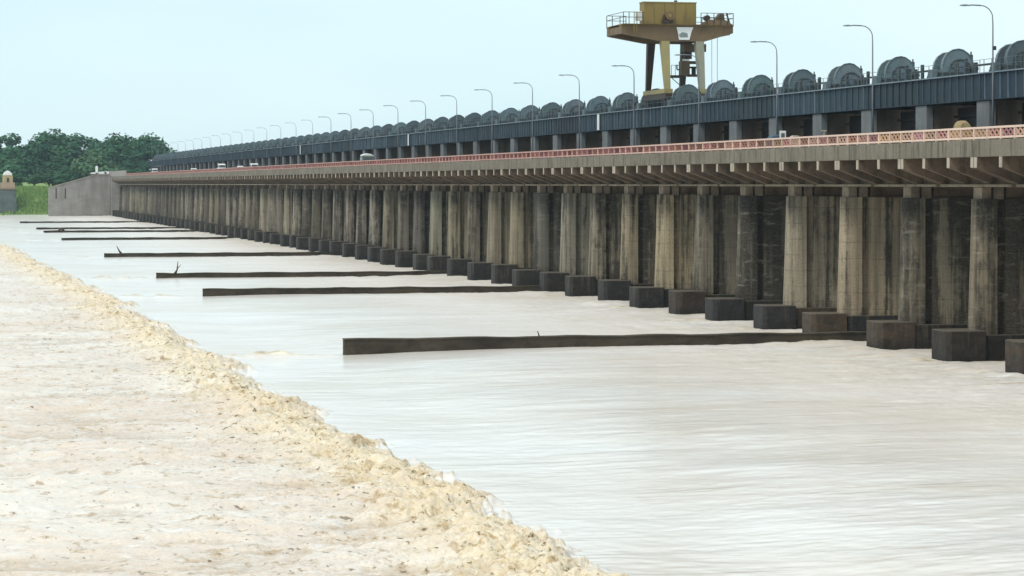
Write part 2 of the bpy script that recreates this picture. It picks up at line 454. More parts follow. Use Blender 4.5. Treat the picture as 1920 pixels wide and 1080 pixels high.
def water_height(X, Y):
    """returns height and foam amount"""
    fx = front_x(Y)
    s = X - fx                                   # >0 smooth fast water, <0 churning water
    far = np.clip(1 - (Y-300)/500, 0.25, 1)
    # smooth water: long ripples drawn out along the flow (X)
    rip = 0.026*fbm(X*0.10+Y*0.03, Y*0.16, 41, 3, 0.4) + 0.011*fbm(X*0.36, Y*0.70-X*0.05, 51, 3, 0.6)
    rip = rip + 0.006*fbm(X*1.6, Y*2.4, 55, 2)
    rip = rip + 0.050*sstep(36, 64, X)*fbm(X*0.7, Y*0.8, 61, 4, 0.62)      # choppier below the piers
    base = 0.30*sstep(22, 46, X + 3*vnoise(X*0.08, Y*0.12, 33))*(1-sstep(180, 340, Y)) - 0.10*np.exp(-((X-25)/4.0)**2)
    # surge humps thrown up in each bay below the piers
    ph = (Y - Y_FIRST)/BAY
    bay = 0.5 - 0.5*np.cos(2*np.pi*ph)
    base = base + 0.30*sstep(54, 66, X)*bay*(0.5+0.8*vnoise(Y*0.3, X*0.25, 71))
    hs = base + rip
    foam_s = 0.35*sstep(0.25, 0.8, fbm(X*0.16, Y*1.1, 81, 3))*sstep(30, 55, X) \
             + 0.30*sstep(52, 66, X)
    # churning water
    near = np.exp(-np.clip(-s, 0, 99)/7.0)
    def peaked(x, y, sd, o=3):
        q = 0; g = 1.0
        for i in range(o):
            q = q + g*(1 - 2*np.abs(vnoise(x*2**i + 5.1*i, y*2**i + 2.7*i, sd + 17*i))); g *= 0.55
        return q
    wx_ = 1.2*vnoise(X*0.15, Y*0.15, 97); wy_ = 1.2*vnoise(X*0.15, Y*0.15, 98)
    lump = 0.16*fbm(X*0.13, Y*0.25, 91, 3, 0.5) + (0.075+0.050*near)*peaked(X*0.42+wx_, Y*0.60+wy_, 95, 4)
    lump = lump + 0.10*near*fbm(X*1.2, Y*1.2, 101, 4, 0.62) + (0.010+0.030*near)*fbm(X*3.4, Y*3.4, 113, 2, 0.6)
    ridge = (0.27 + 0.18*vnoise(X*0.5, Y*0.4, 121) + 0.17*fbm(X*1.6, Y*1.6, 131, 4, 0.65))*np.exp(-((s+1.8)/2.2)**2)
    hc = 0.24 + lump + np.maximum(ridge, -0.1)
    w = 1 - sstep(-0.5, 0.9, s + 0.9*fbm(X*0.7, Y*1.0, 141, 4, 0.65))
    h = hs*(1-w) + hc*w
    foam = foam_s*(1-w) + w
    trough = np.clip(0.5 - lump/(0.24+0.22*near), 0, 1)
    # water heaping and foaming round the pier noses and along the divide walls
    dyp = (ph - np.round(ph))*BAY
    nose = np.exp(-((X-63.9+0.04*dyp**2)/1.3)**2)*np.exp(-(dyp/3.2)**2)
    h = h + nose*(0.10 + 0.10*vnoise(X*0.9, Y*0.9, 161))
    foam = np.maximum(foam, nose*(0.75 + 0.5*vnoise(X*0.7, Y*0.7, 163)))
    for wy in WALL_Y:
        g = np.exp(-((np.abs(Y-wy)-0.3)/(0.5+0.002*wy))**2)*sstep(27, 29, X)*(1-sstep(62, 64, X))
        foam = np.maximum(foam, g*(0.35 + 0.5*vnoise(X*0.3, Y*0.8, 167)))
    # little standing ridges in the lee of every divide wall
    for wy in WALL_Y:
        g = np.exp(-((Y-wy-0.8*vnoise(X*0.25, X*0+wy, 7))/(0.7+0.0012*wy))**2)*sstep(15, 22, X)*(1-sstep(25.5, 28.5, X))
        hh = g*(0.20+0.16*fbm(X*0.8, Y*0.8, 151, 3, 0.6))
        h = h + hh*(1-w); foam = np.maximum(foam, np.clip(g*1.1, 0, 0.95)*(1-w))
    edge = np.exp(-((s+1.5)/2.6)**2)             # cream, silt-laden crest of the jump
    return h, foam, edge, w, np.where(s < 0, np.exp(np.clip(s, -99, 0)/11.0), 1.0), trough

def build_water():
    NR, NC = 1050, 850
    ys = np.concatenate([np.linspace(52**-0.5, 990**-0.5, NR-2)**-2.0, [1010, 1040]])
    t = np.linspace(0, 1, NC)
    YY = np.repeat(ys[:, None], NC, 1)
    x0 = -0.07*ys - 9; x1 = np.minimum(0.47*ys + 9, 97.0)
    XX = x0[:, None] + (x1 - x0)[:, None]*t[None, :]
    h, foam, edge, w, nearness, trough = water_height(XX.ravel(), YY.ravel())
    V = np.stack([XX.ravel(), YY.ravel(), h], 1)
    idx = np.arange(NR*NC).reshape(NR, NC)
    F = np.stack([idx[:-1,:-1], idx[:-1,1:], idx[1:,1:], idx[1:,:-1]], -1).reshape(-1, 4)
    fw = w[F].mean(1)
    def mk(name, faces, extra=None):
        used = np.unique(faces)
        remap = -np.ones(len(V), dtype=np.int64); remap[used] = np.arange(len(used))
        vv = V[used]; ff = remap[faces]; at = [foam[used], edge[used], nearness[used], trough[used]]
        if extra is not None:
            ev, ef = extra
            ff = np.concatenate([ff, ef + len(vv)]); vv = np.concatenate([vv, ev])
            at = [np.concatenate([a, np.zeros(len(ev))]) for a in at]
        me = bpy.data.meshes.new(name)
        me.vertices.add(len(vv)); me.vertices.foreach_set('co', vv.astype(np.float32).ravel())
        me.loops.add(len(ff)*4); me.loops.foreach_set('vertex_index', ff.astype(np.int32).ravel())
        me.polygons.add(len(ff))
        me.polygons.foreach_set('loop_start', np.arange(0, len(ff)*4, 4, dtype=np.int32))
        me.polygons.foreach_set('loop_total', np.full(len(ff), 4, dtype=np.int32))
        me.polygons.foreach_set('use_smooth', np.ones(len(ff), dtype=bool))
        for nm, a in zip(('foam', 'crest', 'nearness', 'trough'), at):
            q = me.attributes.new(nm, 'FLOAT', 'POINT'); q.data.foreach_set('value', a.astype(np.float32))
        me.update(); me.validate()
        return me
    # wide flat sheet that carries the river on beyond the finely rippled part, half a metre lower
    e = np.array([(-2500,-400,-0.6),(2500,-400,-0.6),(2500,1060,-0.6),(-2500,1060,-0.6)], float)
    river = mk('river', F[fw < 0.5], (e, np.array([[0,1,2,3]])))
    white = mk('whitewater', F[fw >= 0.5])
    return river, white

def mat_river():
    k = NT('silty_river_water')
    p = k.pos()
    fo = k.n('ShaderNodeAttribute', attribute_name='foam').outputs['Fac']
    big = k.noise(p, (0.035,0.05,1), 4, 0.6, 0.4)
    st = k.noise(p, (0.16,0.55,1), 6, 0.62, 0.4)
    st2 = k.noise(p, (0.7,1.2,1), 5, 0.65, 0.3)
    thin = k.noise(p, (0.12,1.5,1), 5, 0.6, 0.5)
    c = k.mix(k.ramp(big, [(0.36,0.0),(0.64,1.0)]), (0.70,0.645,0.575), (0.78,0.77,0.745))  # paler patches paint sky reflection into the silt colour
    c = k.mix(k.math('MULTIPLY', k.ramp(st, [(0.38,1.0),(0.50,0.0)]), 0.28), c, (0.58,0.52,0.45))
    x = k.sep(p)[0]
    mr = k.n('ShaderNodeMapRange'); mr.inputs['From Min'].default_value = 34; mr.inputs['From Max'].default_value = 64
    mr.interpolation_type = 'SMOOTHSTEP'
    k.l(x, mr.inputs['Value'])
    # more silt is stirred up just below the piers
    silt = k.math('MULTIPLY', mr.outputs[0], k.ramp(k.noise(p, (0.14,0.3,1), 5, 0.65, 0.5), [(0.34,0.15),(0.60,1.0)]))
    c = k.mix(k.math('MULTIPLY', silt, 0.5), c, (0.71,0.63,0.54))
    c = k.mix(k.math('MULTIPLY', k.ramp(thin, [(0.335,1.0),(0.40,0.0)]), 0.42), c, (0.36,0.30,0.23))
    # foam lines drawn out by the current
    fs = k.math('MULTIPLY', k.ramp(thin, [(0.575,0.0),(0.65,1.0)]), k.math('ADD', k.math('MULTIPLY', fo, 1.5), 0.35))
    c = k.mix(fs, c, (0.86,0.84,0.79))
    c = k.mix(k.math('MULTIPLY', k.ramp(st2, [(0.60,0.0),(0.68,1.0)]), k.math('MULTIPLY', fo, 1.6)), c, (0.86,0.83,0.77))
    c = k.mix(k.math('MULTIPLY', k.ramp(st2, [(0.30,1.0),(0.37,0.0)]), k.math('ADD', k.math('MULTIPLY', fo, 0.7), 0.10)), c, (0.30,0.22,0.13))
    c = k.mix(k.math('MULTIPLY', k.ramp(fo, [(0.40,0.0),(0.85,1.0)]), 0.75), c, k.mix(k.ramp(st2, [(0.35,0.0),(0.55,1.0)]), (0.36,0.25,0.12), (0.80,0.71,0.53)))
    r = k.math('ADD', k.math('MULTIPLY', mr.outputs[0], 0.22), 0.20)
    k.bump(k.math('ADD', st, k.math('MULTIPLY', st2, 0.4)), 0.35, 0.09)
    k.b.inputs['IOR'].default_value = 1.33
    return k.fin(c, r, 0.5)
def mat_white():
    k = NT('churned_foam_water')
    p = k.pos()
    cre = k.n('ShaderNodeAttribute', attribute_name='crest').outputs['Fac']
    big = k.noise(p, (0.035,0.06,0.3), 5, 0.6, 0.5)
    st = k.noise(p, (0.22,0.75,0.6), 6, 0.68, 0.6)
    st2 = k.noise(p, (0.55,1.3,1.0), 6, 0.7, 0.6)
    sp = k.noise(p, (1.1,1.0,1.0), 5, 0.66, 0.5)
    sp2 = k.noise(p, (3.0,2.4,3.0), 4, 0.66, 0.4)
    fi = k.noise(p, (6,5,7), 4, 0.7, 0.2)
    z = k.sep(p)[2]
    # silty pinkish water below, foam on the crests
    c = k.mix(k.ramp(big, [(0.40,0.0),(0.60,1.0)]), (0.775,0.715,0.63), (0.69,0.575,0.465))
    tro = k.n('ShaderNodeAttribute', attribute_name='trough').outputs['Fac']
    tr = k.ramp(k.math('ADD', tro, k.math('MULTIPLY', k.math('SUBTRACT', st2, 0.5), 1.3)), [(0.45,0.0),(0.95,1.0)])
    c = k.mix(k.math('MULTIPLY', tr, 0.72), c, (0.46,0.355,0.245))
    c = k.mix(k.math('MULTIPLY', k.ramp(st2, [(0.54,0.0),(0.64,1.0)]), 0.75), c, (0.82,0.80,0.76))
    # cream silt-laden crest
    c = k.mix(k.math('MULTIPLY', cre, k.ramp(k.math('ADD', k.math('MULTIPLY', sp, 0.6), k.math('MULTIPLY', sp2, 0.4)), [(0.36,0.95),(0.62,0.25)])), c, (0.83,0.695,0.43))
    c = k.mix(k.math('MULTIPLY', k.ramp(fi, [(0.57,0.0),(0.66,1.0)]), 0.6), c, (0.84,0.81,0.74))
    # brown pits and flecks in the foam, thicker near the crest
    nr = k.n('ShaderNodeAttribute', attribute_name='nearness').outputs['Fac']
    c = k.mix(k.math('MULTIPLY', k.ramp(fi, [(0.36,1.0),(0.46,0.0)]), k.math('ADD', k.math('MULTIPLY', nr, 0.45), 0.10)), c, (0.46,0.36,0.24))
    h1 = k.math('SUBTRACT', k.math('ADD', k.math('MULTIPLY', sp, 0.7), k.math('MULTIPLY', sp2, 0.3)), k.math('MULTIPLY', nr, 0.045))
    c = k.mix(k.math('MULTIPLY', k.ramp(h1, [(0.365,1.0),(0.44,0.0)]), 0.72), c, (0.38,0.255,0.115))
    h2 = k.math('SUBTRACT', sp2, k.math('MULTIPLY', nr, 0.045))
    c = k.mix(k.math('MULTIPLY', k.ramp(h2, [(0.315,1.0),(0.355,0.0)]), 0.85), c, (0.12,0.075,0.032))
    k.bump(k.math('ADD', k.math('ADD', st, k.math('MULTIPLY', st2, 0.7)), k.math('MULTIPLY', k.math('MULTIPLY', k.math('ADD', sp2, k.math('MULTIPLY', fi, 0.5)), nr), 1.3)), 0.7, 0.16)
    r = k.math('ADD', k.math('MULTIPLY', cre, 0.35), 0.28)
    return k.fin(c, r, 0.45)

river_me, white_me = build_water()
river_me.materials.append(mat_river())
white_me.materials.append(mat_white())
o = put('river', river_me); o['kind'] = 'structure'
o = put('whitewater', white_me); o['kind'] = 'stuff'

# ---------------------------------------------------------------- the air: thin haze round the whole place, sky outside it
hz = bpy.data.materials.new('haze_air'); hz.use_nodes = True
ht = hz.node_tree; ht.nodes.clear()
ho = ht.nodes.new('ShaderNodeOutputMaterial'); hv = ht.nodes.new('ShaderNodeVolumePrincipled')
hv.inputs['Color'].default_value = (0.70, 0.88, 1.0, 1)
hv.inputs['Density'].default_value = 0.00009
hv.inputs['Anisotropy'].default_value = 0.2
ht.links.new(hv.outputs[0], ho.inputs['Volume'])
o = put('haze', MB().box(-6300, 6300, -600, 6300, -7.5, 46).build('haze', hz)); o['kind'] = 'stuff'

# ---------------------------------------------------------------- the far bank
def build_land():
    xs = np.concatenate([np.linspace(-6000,-400,12)[:-1], np.linspace(-400,-40,30)[:-1], np.linspace(-40,130,90)[:-1], np.linspace(130,6000,20)])
    ts = np.concatenate([[-6,-2], np.linspace(0,40,26), np.geomspace(48,4900,26)])
    XX, TT = np.meshgrid(xs, ts)
    e = 1014 - 40*sstep(44, 62, XX) + 3*vnoise(XX*0.05, XX*0, 201)
    YY = e + TT
    top = 10.4 + 3.4*sstep(44, 64, XX)
    Z = -1.6 + (top+1.6)*sstep(-4, 26, TT) + 0.5*fbm(XX*0.12, YY*0.12, 211, 3)*sstep(0, 10, TT)
    Z = np.where((XX > 63) & (XX < 97) & (TT > 0) & (TT < 60), np.minimum(Z, 14.2), Z)
    n, m = XX.shape
    V = np.stack([XX.ravel(), YY.ravel(), Z.ravel()], 1)
    idx = np.arange(n*m).reshape(n, m)
    F = np.stack([idx[:-1,:-1], idx[:-1,1:], idx[1:,1:], idx[1:,:-1]], -1).reshape(-1,4)
    me = bpy.data.meshes.new('far_bank'); me.from_pydata(V.tolist(), [], F.tolist())
    me.polygons.foreach_set('use_smooth', [True]*len(F))
    return me
k = NT('grassy_ground'); p = k.pos()
n1 = k.noise(p, (0.12,0.12,0.2), 5); n2 = k.noise(p, (0.8,0.8,0.8), 5)
c = k.mix(k.ramp(n1, [(0.35,0),(0.65,1)]), (0.18,0.30,0.09), (0.24,0.33,0.12))
c = k.mix(k.math('MULTIPLY', k.ramp(n2, [(0.5,0),(0.65,1)]), 0.5), c, (0.12,0.11,0.07))
k.bump(n2, 0.8, 0.4)
M['ground'] = k.fin(c, 0.95, 0.1)
land = build_land(); land.materials.append(M['ground'])
o = put('far_bank', land); o['kind'] = 'structure'

# leaves and grass
def mat_leaf(name, a, b):
    k = NT(name); p = k.pos(); oi = k.n('ShaderNodeObjectInfo')
    n1 = k.noise(p, (0.22,0.22,0.3), 4); n2 = k.noise(p, (1.4,1.4,1.4), 3)
    c = k.mix(k.ramp(n1, [(0.35,0),(0.66,1)]), a, b)
    c = k.mix(k.math('MULTIPLY', n2, 0.4), c, tuple(0.5*q for q in a))
    c = k.mix(1.0, c, oi.outputs['Color'], 'MULTIPLY')
    return k.fin(c, 0.75, 0.15)
M['leaf'] = mat_leaf('tree_leaves', (0.036,0.122,0.062), (0.090,0.185,0.085))
M['leaf2'] = mat_leaf('pale_tree_leaves', (0.055,0.125,0.065), (0.11,0.18,0.09))
M['grass'] = mat_leaf('bank_grass_blades', (0.22,0.37,0.11), (0.30,0.42,0.14))
M['bark'] = mat_conc('bark', (0.10,0.075,0.055), (0.07,0.055,0.04), (0.04,0.03,0.025), 0.5, 1.0, 0.2, 0.4)

def make_tree(seed, H, W, lobes, leaves, leaf_mat, flat=0.75, low=0.28, size=0.8):
    """returns (trunk mesh, crown mesh) of a broad tree H m tall and W m across"""
    r = random.Random(seed)
    tr = MB()
    base = [(0,0,-1.5),(0.1,0.1,H*0.12),(0.3,-0.2,H*0.28),(0.2,0.1,H*0.5)]
    tr.tube(base, [H*0.028, H*0.022, H*0.018, H*0.010], 8)
    cs = []
    for i in range(lobes):
        a = i*2.399 + r.uniform(-.4,.4)
        q = math.sqrt((i+0.5)/lobes)
        rad = W*0.5*q*r.uniform(0.62,0.86)
        zz = H*(low + (0.93-low)*(1-0.62*q*q)*r.uniform(0.55,1.0))
        R = W*r.uniform(0.13,0.22)
        zz = min(zz, H - R*flat*0.8)
        cs.append((rad*math.cos(a), rad*math.sin(a), zz, R))
        tr.tube([(0.3,-0.2,H*0.26), (rad*0.45*math.cos(a), rad*0.45*math.sin(a), H*0.26+(zz-H*0.26)*0.55), (rad*math.cos(a), rad*math.sin(a), zz)],
                [H*0.010, H*0.006, H*0.002], 5)
    nl = leaves
    P = np.zeros((nl,3)); Nn = np.zeros((nl,3))
    rr = np.random.RandomState(seed)
    ci = rr.randint(0, lobes, nl)
    ca = np.array(cs)
    d = rr.normal(size=(nl,3)); d /= np.linalg.norm(d, axis=1)[:,None]
    lump = 1 + 0.22*np.sin(d[:,0]*5+ci)*np.cos(d[:,2]*6+ci*1.7)
    q = (0.55 + 0.5*rr.rand(nl)**0.5)*lump
    P = ca[ci,:3] + d*(ca[ci,3]*q)[:,None]*np.array([1,1,flat])
    nr = d + rr.normal(size=(nl,3))*0.55 + np.array([0,0,0.35]); nr /= np.linalg.norm(nr, axis=1)[:,None]
    up = rr.normal(size=(nl,3))
    ta = np.cross(nr, up); ta /= np.linalg.norm(ta, axis=1)[:,None]
    tb = np.cross(nr, ta)
    sz = size*(0.5 + 0.8*rr.rand(nl))
    vs = np.concatenate([P + ta*sz[:,None], P + tb*(sz*0.6)[:,None], P - ta*sz[:,None], P - tb*(sz*0.6)[:,None]], 0)
    fs = [(i, i+nl, i+2*nl, i+3*nl) for i in range(nl)]
    cm = bpy.data.meshes.new('crown'); cm.from_pydata(vs.tolist(), [], fs); cm.materials.append(leaf_mat)
    return tr.build('trunk', M['bark']), cm

kinds = [make_tree(3, 24, 22, 34, 5200, M['leaf']), make_tree(8, 22, 20, 30, 5200, M['leaf'], 0.8, 0.02),
         make_tree(15, 20, 26, 36, 5200, M['leaf'], 0.6, 0.35), make_tree(23, 17, 20, 22, 4200, M['leaf2'], 0.62, 0.12)]
# column in the photo's width, top height above water, depth, kind, width in m, tint, label
def at_px(px, Zc):
    xc = (px - 960)*Zc/4800.0
    return xc*C_ + Zc*S_, Zc*C_ - xc*S_
TREES = [
 (-40, 34.5, 1120, 0, 26, (0.8,0.85,0.9), None),
 (28, 33.8, 1120, 1, 30, (0.75,0.85,0.9), 'dark green tree at the left edge, tall behind the rounded front tree'),
 (100, 36.0, 1115, 0, 30, (0.75,0.85,0.85), 'tallest dark tree on the far bank, crown peaking above the rest'),
 (140, 34.0, 1125, 1, 25, (0.7,0.8,0.85), 'dark tree just right of the tallest one on the far bank'),
 (178, 32.2, 1130, 1, 25, (0.85,0.95,0.9), 'mid green tree behind the pale spreading tree on the far bank'),
 (222, 33.4, 1110, 2, 30, (0.75,0.85,0.85), 'flat topped dark tree behind the top of the retaining wall'),
 (274, 33.4, 1105, 2, 25, (0.7,0.8,0.85), 'rightmost dark tree whose crown ends at the far hoist bridge'),
 (64, 27.5, 1095, 1, 20, (0.6,0.72,0.75), 'low dark green tree filling the gap between the rounded and pale trees'),
 (118, 24.0, 1092, 1, 18, (0.6,0.7,0.72), 'low dark tree behind the sloping end of the retaining wall'),
 (250, 25.0, 1090, 1, 20, (0.62,0.74,0.78), 'low dark tree below the flat crowns, left of the far hoist bridge'),
 (14, 28.0, 1075, 1, 22, (1.0,1.1,1.1), 'rounded grey green tree behind the white domed hut'),
 (166, 26.6, 1070, 3, 23, (1.1,1.15,1.1), 'pale green spreading tree standing in front above the retaining wall'),
 (210, 22.0, 1078, 3, 14, (0.8,0.9,0.85), 'small green tree beside the top of the retaining wall'),
 (40, 22.5, 1072, 1, 22, (0.6,0.75,0.75), 'low dark tree between the hut and the retaining wall'),
 (92, 21.0, 1062, 1, 19, (0.7,0.8,0.75), 'low green tree just behind the low end of the retaining wall'),
 (130, 22.5, 1068, 1, 17, (0.75,0.85,0.8), 'low green tree under the pale spreading tree, behind the sloping wall'),
 (-110, 33, 1115, 2, 26, (0.8,0.85,0.9), None), (-170, 31, 1105, 1, 24, (0.8,0.9,0.9), None),
]
KH = [24,22,20,17]; KW = [22,20,26,20]
for i, (px, ztop, Zc, kd, wid, tint, lab) in enumerate(TREES):
    x, y = at_px(px, Zc)
    zb = 9.8 if px < 200 else 12.5
    t = thing('tree', lab or 'dark green tree just beyond the left edge of the photo', 'tree', (x, y, zb), 'trees on the far bank', rz=i*1.7)
    sx, sz = wid/KW[kd], (ztop - zb)/KH[kd]
    t.scale = (sx, sx, sz)
    put('trunk', kinds[kd][0], t)
    put('crown', kinds[kd][1], t, color=(*tint, 1))

# grass on the bank slope
def grass_mesh(n):
    vs, fs = [], []
    for i in range(n):
        x = random.uniform(0, 47); tt = random.uniform(0, 30)
        y = 1014 + tt; z = -1.6 + 12.0*float(sstep(-4, 26, np.array(tt)))
        h = random.uniform(0.5, 1.3); w = random.uniform(0.25, 0.6); a = random.uniform(0, math.pi)
        b = len(vs)
        vs += [(x-w*math.cos(a), y-w*math.sin(a), z-0.2), (x+w*math.cos(a), y+w*math.sin(a), z-0.2), (x+random.uniform(-.4,.4), y-0.2, z+h)]
        fs.append((b, b+1, b+2))
    me = bpy.data.meshes.new('grass'); me.from_pydata(vs, [], fs); me.materials.append(M['grass'])
    return me
o = put('grass', grass_mesh(5000), color=(1,1,1,1)); o['kind'] = 'stuff'
bush = [make_tree(41, 4.0, 7.0, 12, 700, M['leaf2'], 0.8, 0.1, 0.45)]
for px, Zc, z, s, tint, lab in ((70, 1016, 2.6, 1.0, (1.5,1.5,1.3), 'pale flowering bush on the grassy bank left of the retaining wall'),
                                (84, 1014, 1.0, 0.8, (0.7,0.8,0.7), 'dark low bush at the water beside the retaining wall'),
                                (48, 1016, 1.4, 0.7, (0.9,1.0,0.9), 'small green bush at the water between hut and retaining wall'),
                                (34, 1032, 9.5, 0.8, (0.8,0.9,0.8), 'brownish green shrub leaning out beside the white domed hut'),
                                (2, 1030, 10.0, 1.0, (1.2,1.4,0.9), 'bright green shrub at the left edge beside the hut')):
    x, y = at_px(px, Zc)
    t = thing('bush', lab, 'bush', (x, y, z), 'bushes on the far bank'); t.scale = (s, s, s)
    put('stem', bush[0][0], t); put('foliage', bush[0][1], t, color=(*tint, 1))

# ---------------------------------------------------------------- piers
def nose_plan(hw, x0, x1, n=9, depth=None):
    """plan outline with a rounded downstream nose"""
    d = hw if depth is None else depth
    pts = []
    for i in range(n+1):
        a = math.pi/2 + math.pi*i/n
        pts.append((x0 + d + d*math.cos(a), hw*math.sin(a)))
    return pts + [(x1, -hw), (x1, hw)]
def shaft_mb():
    m = MB()
    hw, g = 1.0, 0.5
    def outline(batter):
        x0 = 2.6 - batter
        nose = []
        for i in range(13):
            a = math.pi/2 + math.pi*i/12
            nose.append((x0 + hw + hw*math.cos(a), hw*math.sin(a)))
        lo = [(3.95,-hw),(3.95,-hw+g),(4.6,-hw+g),(4.6,-hw+0.02),(9.2,-hw+0.03),(9.2,-hw+0.35),(10,-hw+0.35),(10,-hw+0.06),(26.0,-hw+0.06)]
        hi = [(x, -y) for x, y in lo[::-1]]
        return nose + lo + hi
    levels = [(-2.0,0.34),(2.2,0.28),(6.5,0.12),(11.0,0.0)]
    n = len(outline(0))
    vs = []
    for z, b in levels: vs += [(x,y,z) for x,y in outline(b)]
    m.add(vs, [tuple(range(n))[::-1], tuple(range(3*n, 4*n))])
    for k in range(3):
        for i in range(n):
            j = (i+1) % n
            m.f.append((k*n+i, k*n+j, (k+1)*n+j, (k+1)*n+i)); m.m.append(0); m.s.append(i < 12)
    return m
P_foot = MB().prism([(0.3,1.45),(0.0,1.15),(0.0,-1.15),(0.3,-1.45),(2.75,-1.45),(2.75,1.45)], 'z', -2.5, 2.3)
P_plin = MB().box(2.76, 27, -1.22, 1.22, -2.5, 2.02)
P_shaft = shaft_mb()
P_ped = MB().box(-0.35, 0.35, -0.7, 0.7, 10.98, 11.8)
P_cap = MB().box(4.75, 26.0, -0.62, 0.62, 10.98, 11.96)
P_tower = MB().box(14.75, 19.6, -1.05, 1.05, 14.78, 18.42)
P_colm = MB().box(14.15, 14.746, -1.2, 1.2, 14.78, 18.40).box(13.95, 14.147, -1.35, 1.35, 14.78, 15.9)
me_foot = P_foot.build('footing', M['footing'], 0.05)
me_plin = P_plin.build('plinth', M['footing'], 0.04)
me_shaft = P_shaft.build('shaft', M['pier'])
me_ped = P_ped.build('pedestal', M['ledge'], 0.03)
me_cap = P_cap.build('bearing_wall', M['bracket'])
me_tower = P_tower.build('tower_wall', M['tower'])
me_colm = P_colm.build('tower_column', M['column'], 0.03)
far = MB().merge(P_foot, 0).merge(P_plin, 0).merge(P_shaft, 1).merge(P_cap, 2).merge(P_tower, 3).merge(P_colm, 4)
for xx in (3.3, 4.2): far.merge(P_ped, 2, (xx,0,0))
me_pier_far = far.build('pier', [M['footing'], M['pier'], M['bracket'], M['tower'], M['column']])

PIER_TONE = {  # tone r,g,b and amount of staining, footing tint, words
 -1: (0.9,0.8,0.7,0.2,(1.2,1.0,0.8),'brown'), 0: (1.15,0.90,0.66,-0.2,(1.4,1.15,0.9),'rust brown'), 1: (0.95,0.88,0.76,0.62,(0.8,0.75,0.7),'black blotched'),
 2: (0.95,0.92,0.82,0.5,(1.6,1.35,1.15),'dark mossy'), 3: (1.50,1.36,1.16,-0.5,(1.7,1.4,1.1),'pale sandy'), 4: (1.35,1.30,1.18,-0.15,(0.75,0.8,0.95),'pale grey'),
 5: (0.55,0.56,0.55,0.85,(0.65,0.7,0.85),'blackened'), 6: (0.80,0.78,0.74,0.35,(1.1,0.9,0.75),'streaked grey'), 7: (1.60,1.45,1.15,0.28,(0.7,0.72,0.8),'pale tan'),
 8: (1.1,1.0,0.82,0.50,(0.65,0.68,0.75),'mottled tan'), 9: (1.1,1.07,0.95,0.35,(0.7,0.7,0.72),'grey with a pale streak'), 10: (1.08,1.12,1.08,0.1,(0.7,0.7,0.72),'smooth cool grey'),
 11: (0.52,0.56,0.60,0.45,(0.65,0.65,0.7),'dark bluish'), 12: (1.30,1.25,1.05,0.05,(0.75,0.75,0.75),'pale tan'), 13: (1.22,1.18,1.04,0.12,(0.7,0.7,0.75),'pale grey'),
 14: (0.75,0.75,0.70,0.4,(0.7,0.7,0.75),'mottled grey'), 15: (1.25,1.2,1.0,0.08,(0.75,0.75,0.7),'greenish tan'), 16: (1.1,1.18,1.08,0.08,(0.95,1.0,0.9),'greenish grey'),
 17: (0.55,0.56,0.62,0.5,(0.7,0.7,0.75),'dark bluish'), 18: (0.7,0.7,0.68,0.45,(0.7,0.7,0.75),'grey'), 19: (1.15,1.14,1.02,0.2,(0.7,0.7,0.75),'pale grey')}
rp = random.Random(5)
def tone(n):
    if n in PIER_TONE: return PIER_TONE[n]
    b = rp.choice([0.5, 0.6, 0.95, 1.15, 1.25]) + rp.uniform(-.06,.06)
    return (b, b*0.99, b*rp.uniform(0.86,1.02), rp.uniform(0.1,0.8), (0.75,0.75,0.78), 'weathered')
NEAR = 30        # how many repeats carry separate parts and their own label
for n in range(N0, N1+1):
    y = pier_y(n); T = tone(n); k = n + 1
    if n < 0:
        lab = 'concrete pier beyond the right edge, only its upper tower showing' if n == -1 else 'concrete pier wholly beyond the right edge of the photo'
    elif n <= NEAR:
        lab = '%s concrete pier with dark footing, %s from the right edge' % (T[5], ordinal(k))
    else:
        lab = 'small hazy concrete pier far along, beyond the thirty-first from the right edge'
    if n <= NEAR:
        t = thing('pier', lab, 'pier', (D0, y, 0), 'piers of the barrage')
        f_ = put('footing', me_foot, t, (rp.uniform(-0.25,0.35), rp.uniform(-0.08,0.08), 0), color=(*T[4], 1)); f_.scale = (1, rp.uniform(0.95,1.06), rp.uniform(0.93,1.05))
        pk = {4: (1.5,1.2,0.95), 3: (0.62,0.66,0.8), 2: (0.5,0.48,0.45), 1: (0.4,0.4,0.4), 7: (0.5,0.52,0.6)}.get(n) or tuple(rp.uniform(0.45,0.95)*q for q in T[4])
        put('plinth', me_plin, t, color=(*pk, 1))
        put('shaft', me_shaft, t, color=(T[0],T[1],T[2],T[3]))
        put('bearing_wall', me_cap, t)
        for xx in (3.3, 4.2): put('pedestal', me_ped, t, (xx,0,0))
        put('tower_wall', me_tower, t); put('tower_column', me_colm, t)
    else:
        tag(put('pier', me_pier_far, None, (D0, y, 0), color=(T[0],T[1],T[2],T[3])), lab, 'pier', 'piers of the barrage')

# ---------------------------------------------------------------- road deck: one cantilever span per pier, joints at mid bay
H = BAY/2
B_edge = MB().box(0.0, 0.36, -H+0.02, H-0.02, 13.72, 14.80)
B_slab = MB().box(0.363, 12.9, -H+0.02, H-0.02, 14.42, 14.74)
B_gird = MB().box(3.3, 3.75, -H+0.06, H-0.06, 11.98, 14.416).box(6.4, 6.85, -H+0.06, H-0.06, 11.98, 14.416).box(9.4, 9.85, -H+0.06, H-0.06, 11.98, 14.416)
B_flg = MB().box(2.75, 4.2, -H+0.35, H-0.35, 11.80, 11.977)
B_brk = MB().prism([(0.02,13.715),(0.02,13.04),(0.40,12.92),(2.9,12.0),(3.297,12.0),(3.297,14.414),(0.36,14.414),(0.36,13.715)], 'y', -0.22, 0.22)
BRK_Y = (-H+0.28, -BAY/6, BAY/6, H-0.28)
me_edge = B_edge.build('edge_beam', M['fascia'], 0.025); me_slab = B_slab.build('road_slab', [M['asphalt']])
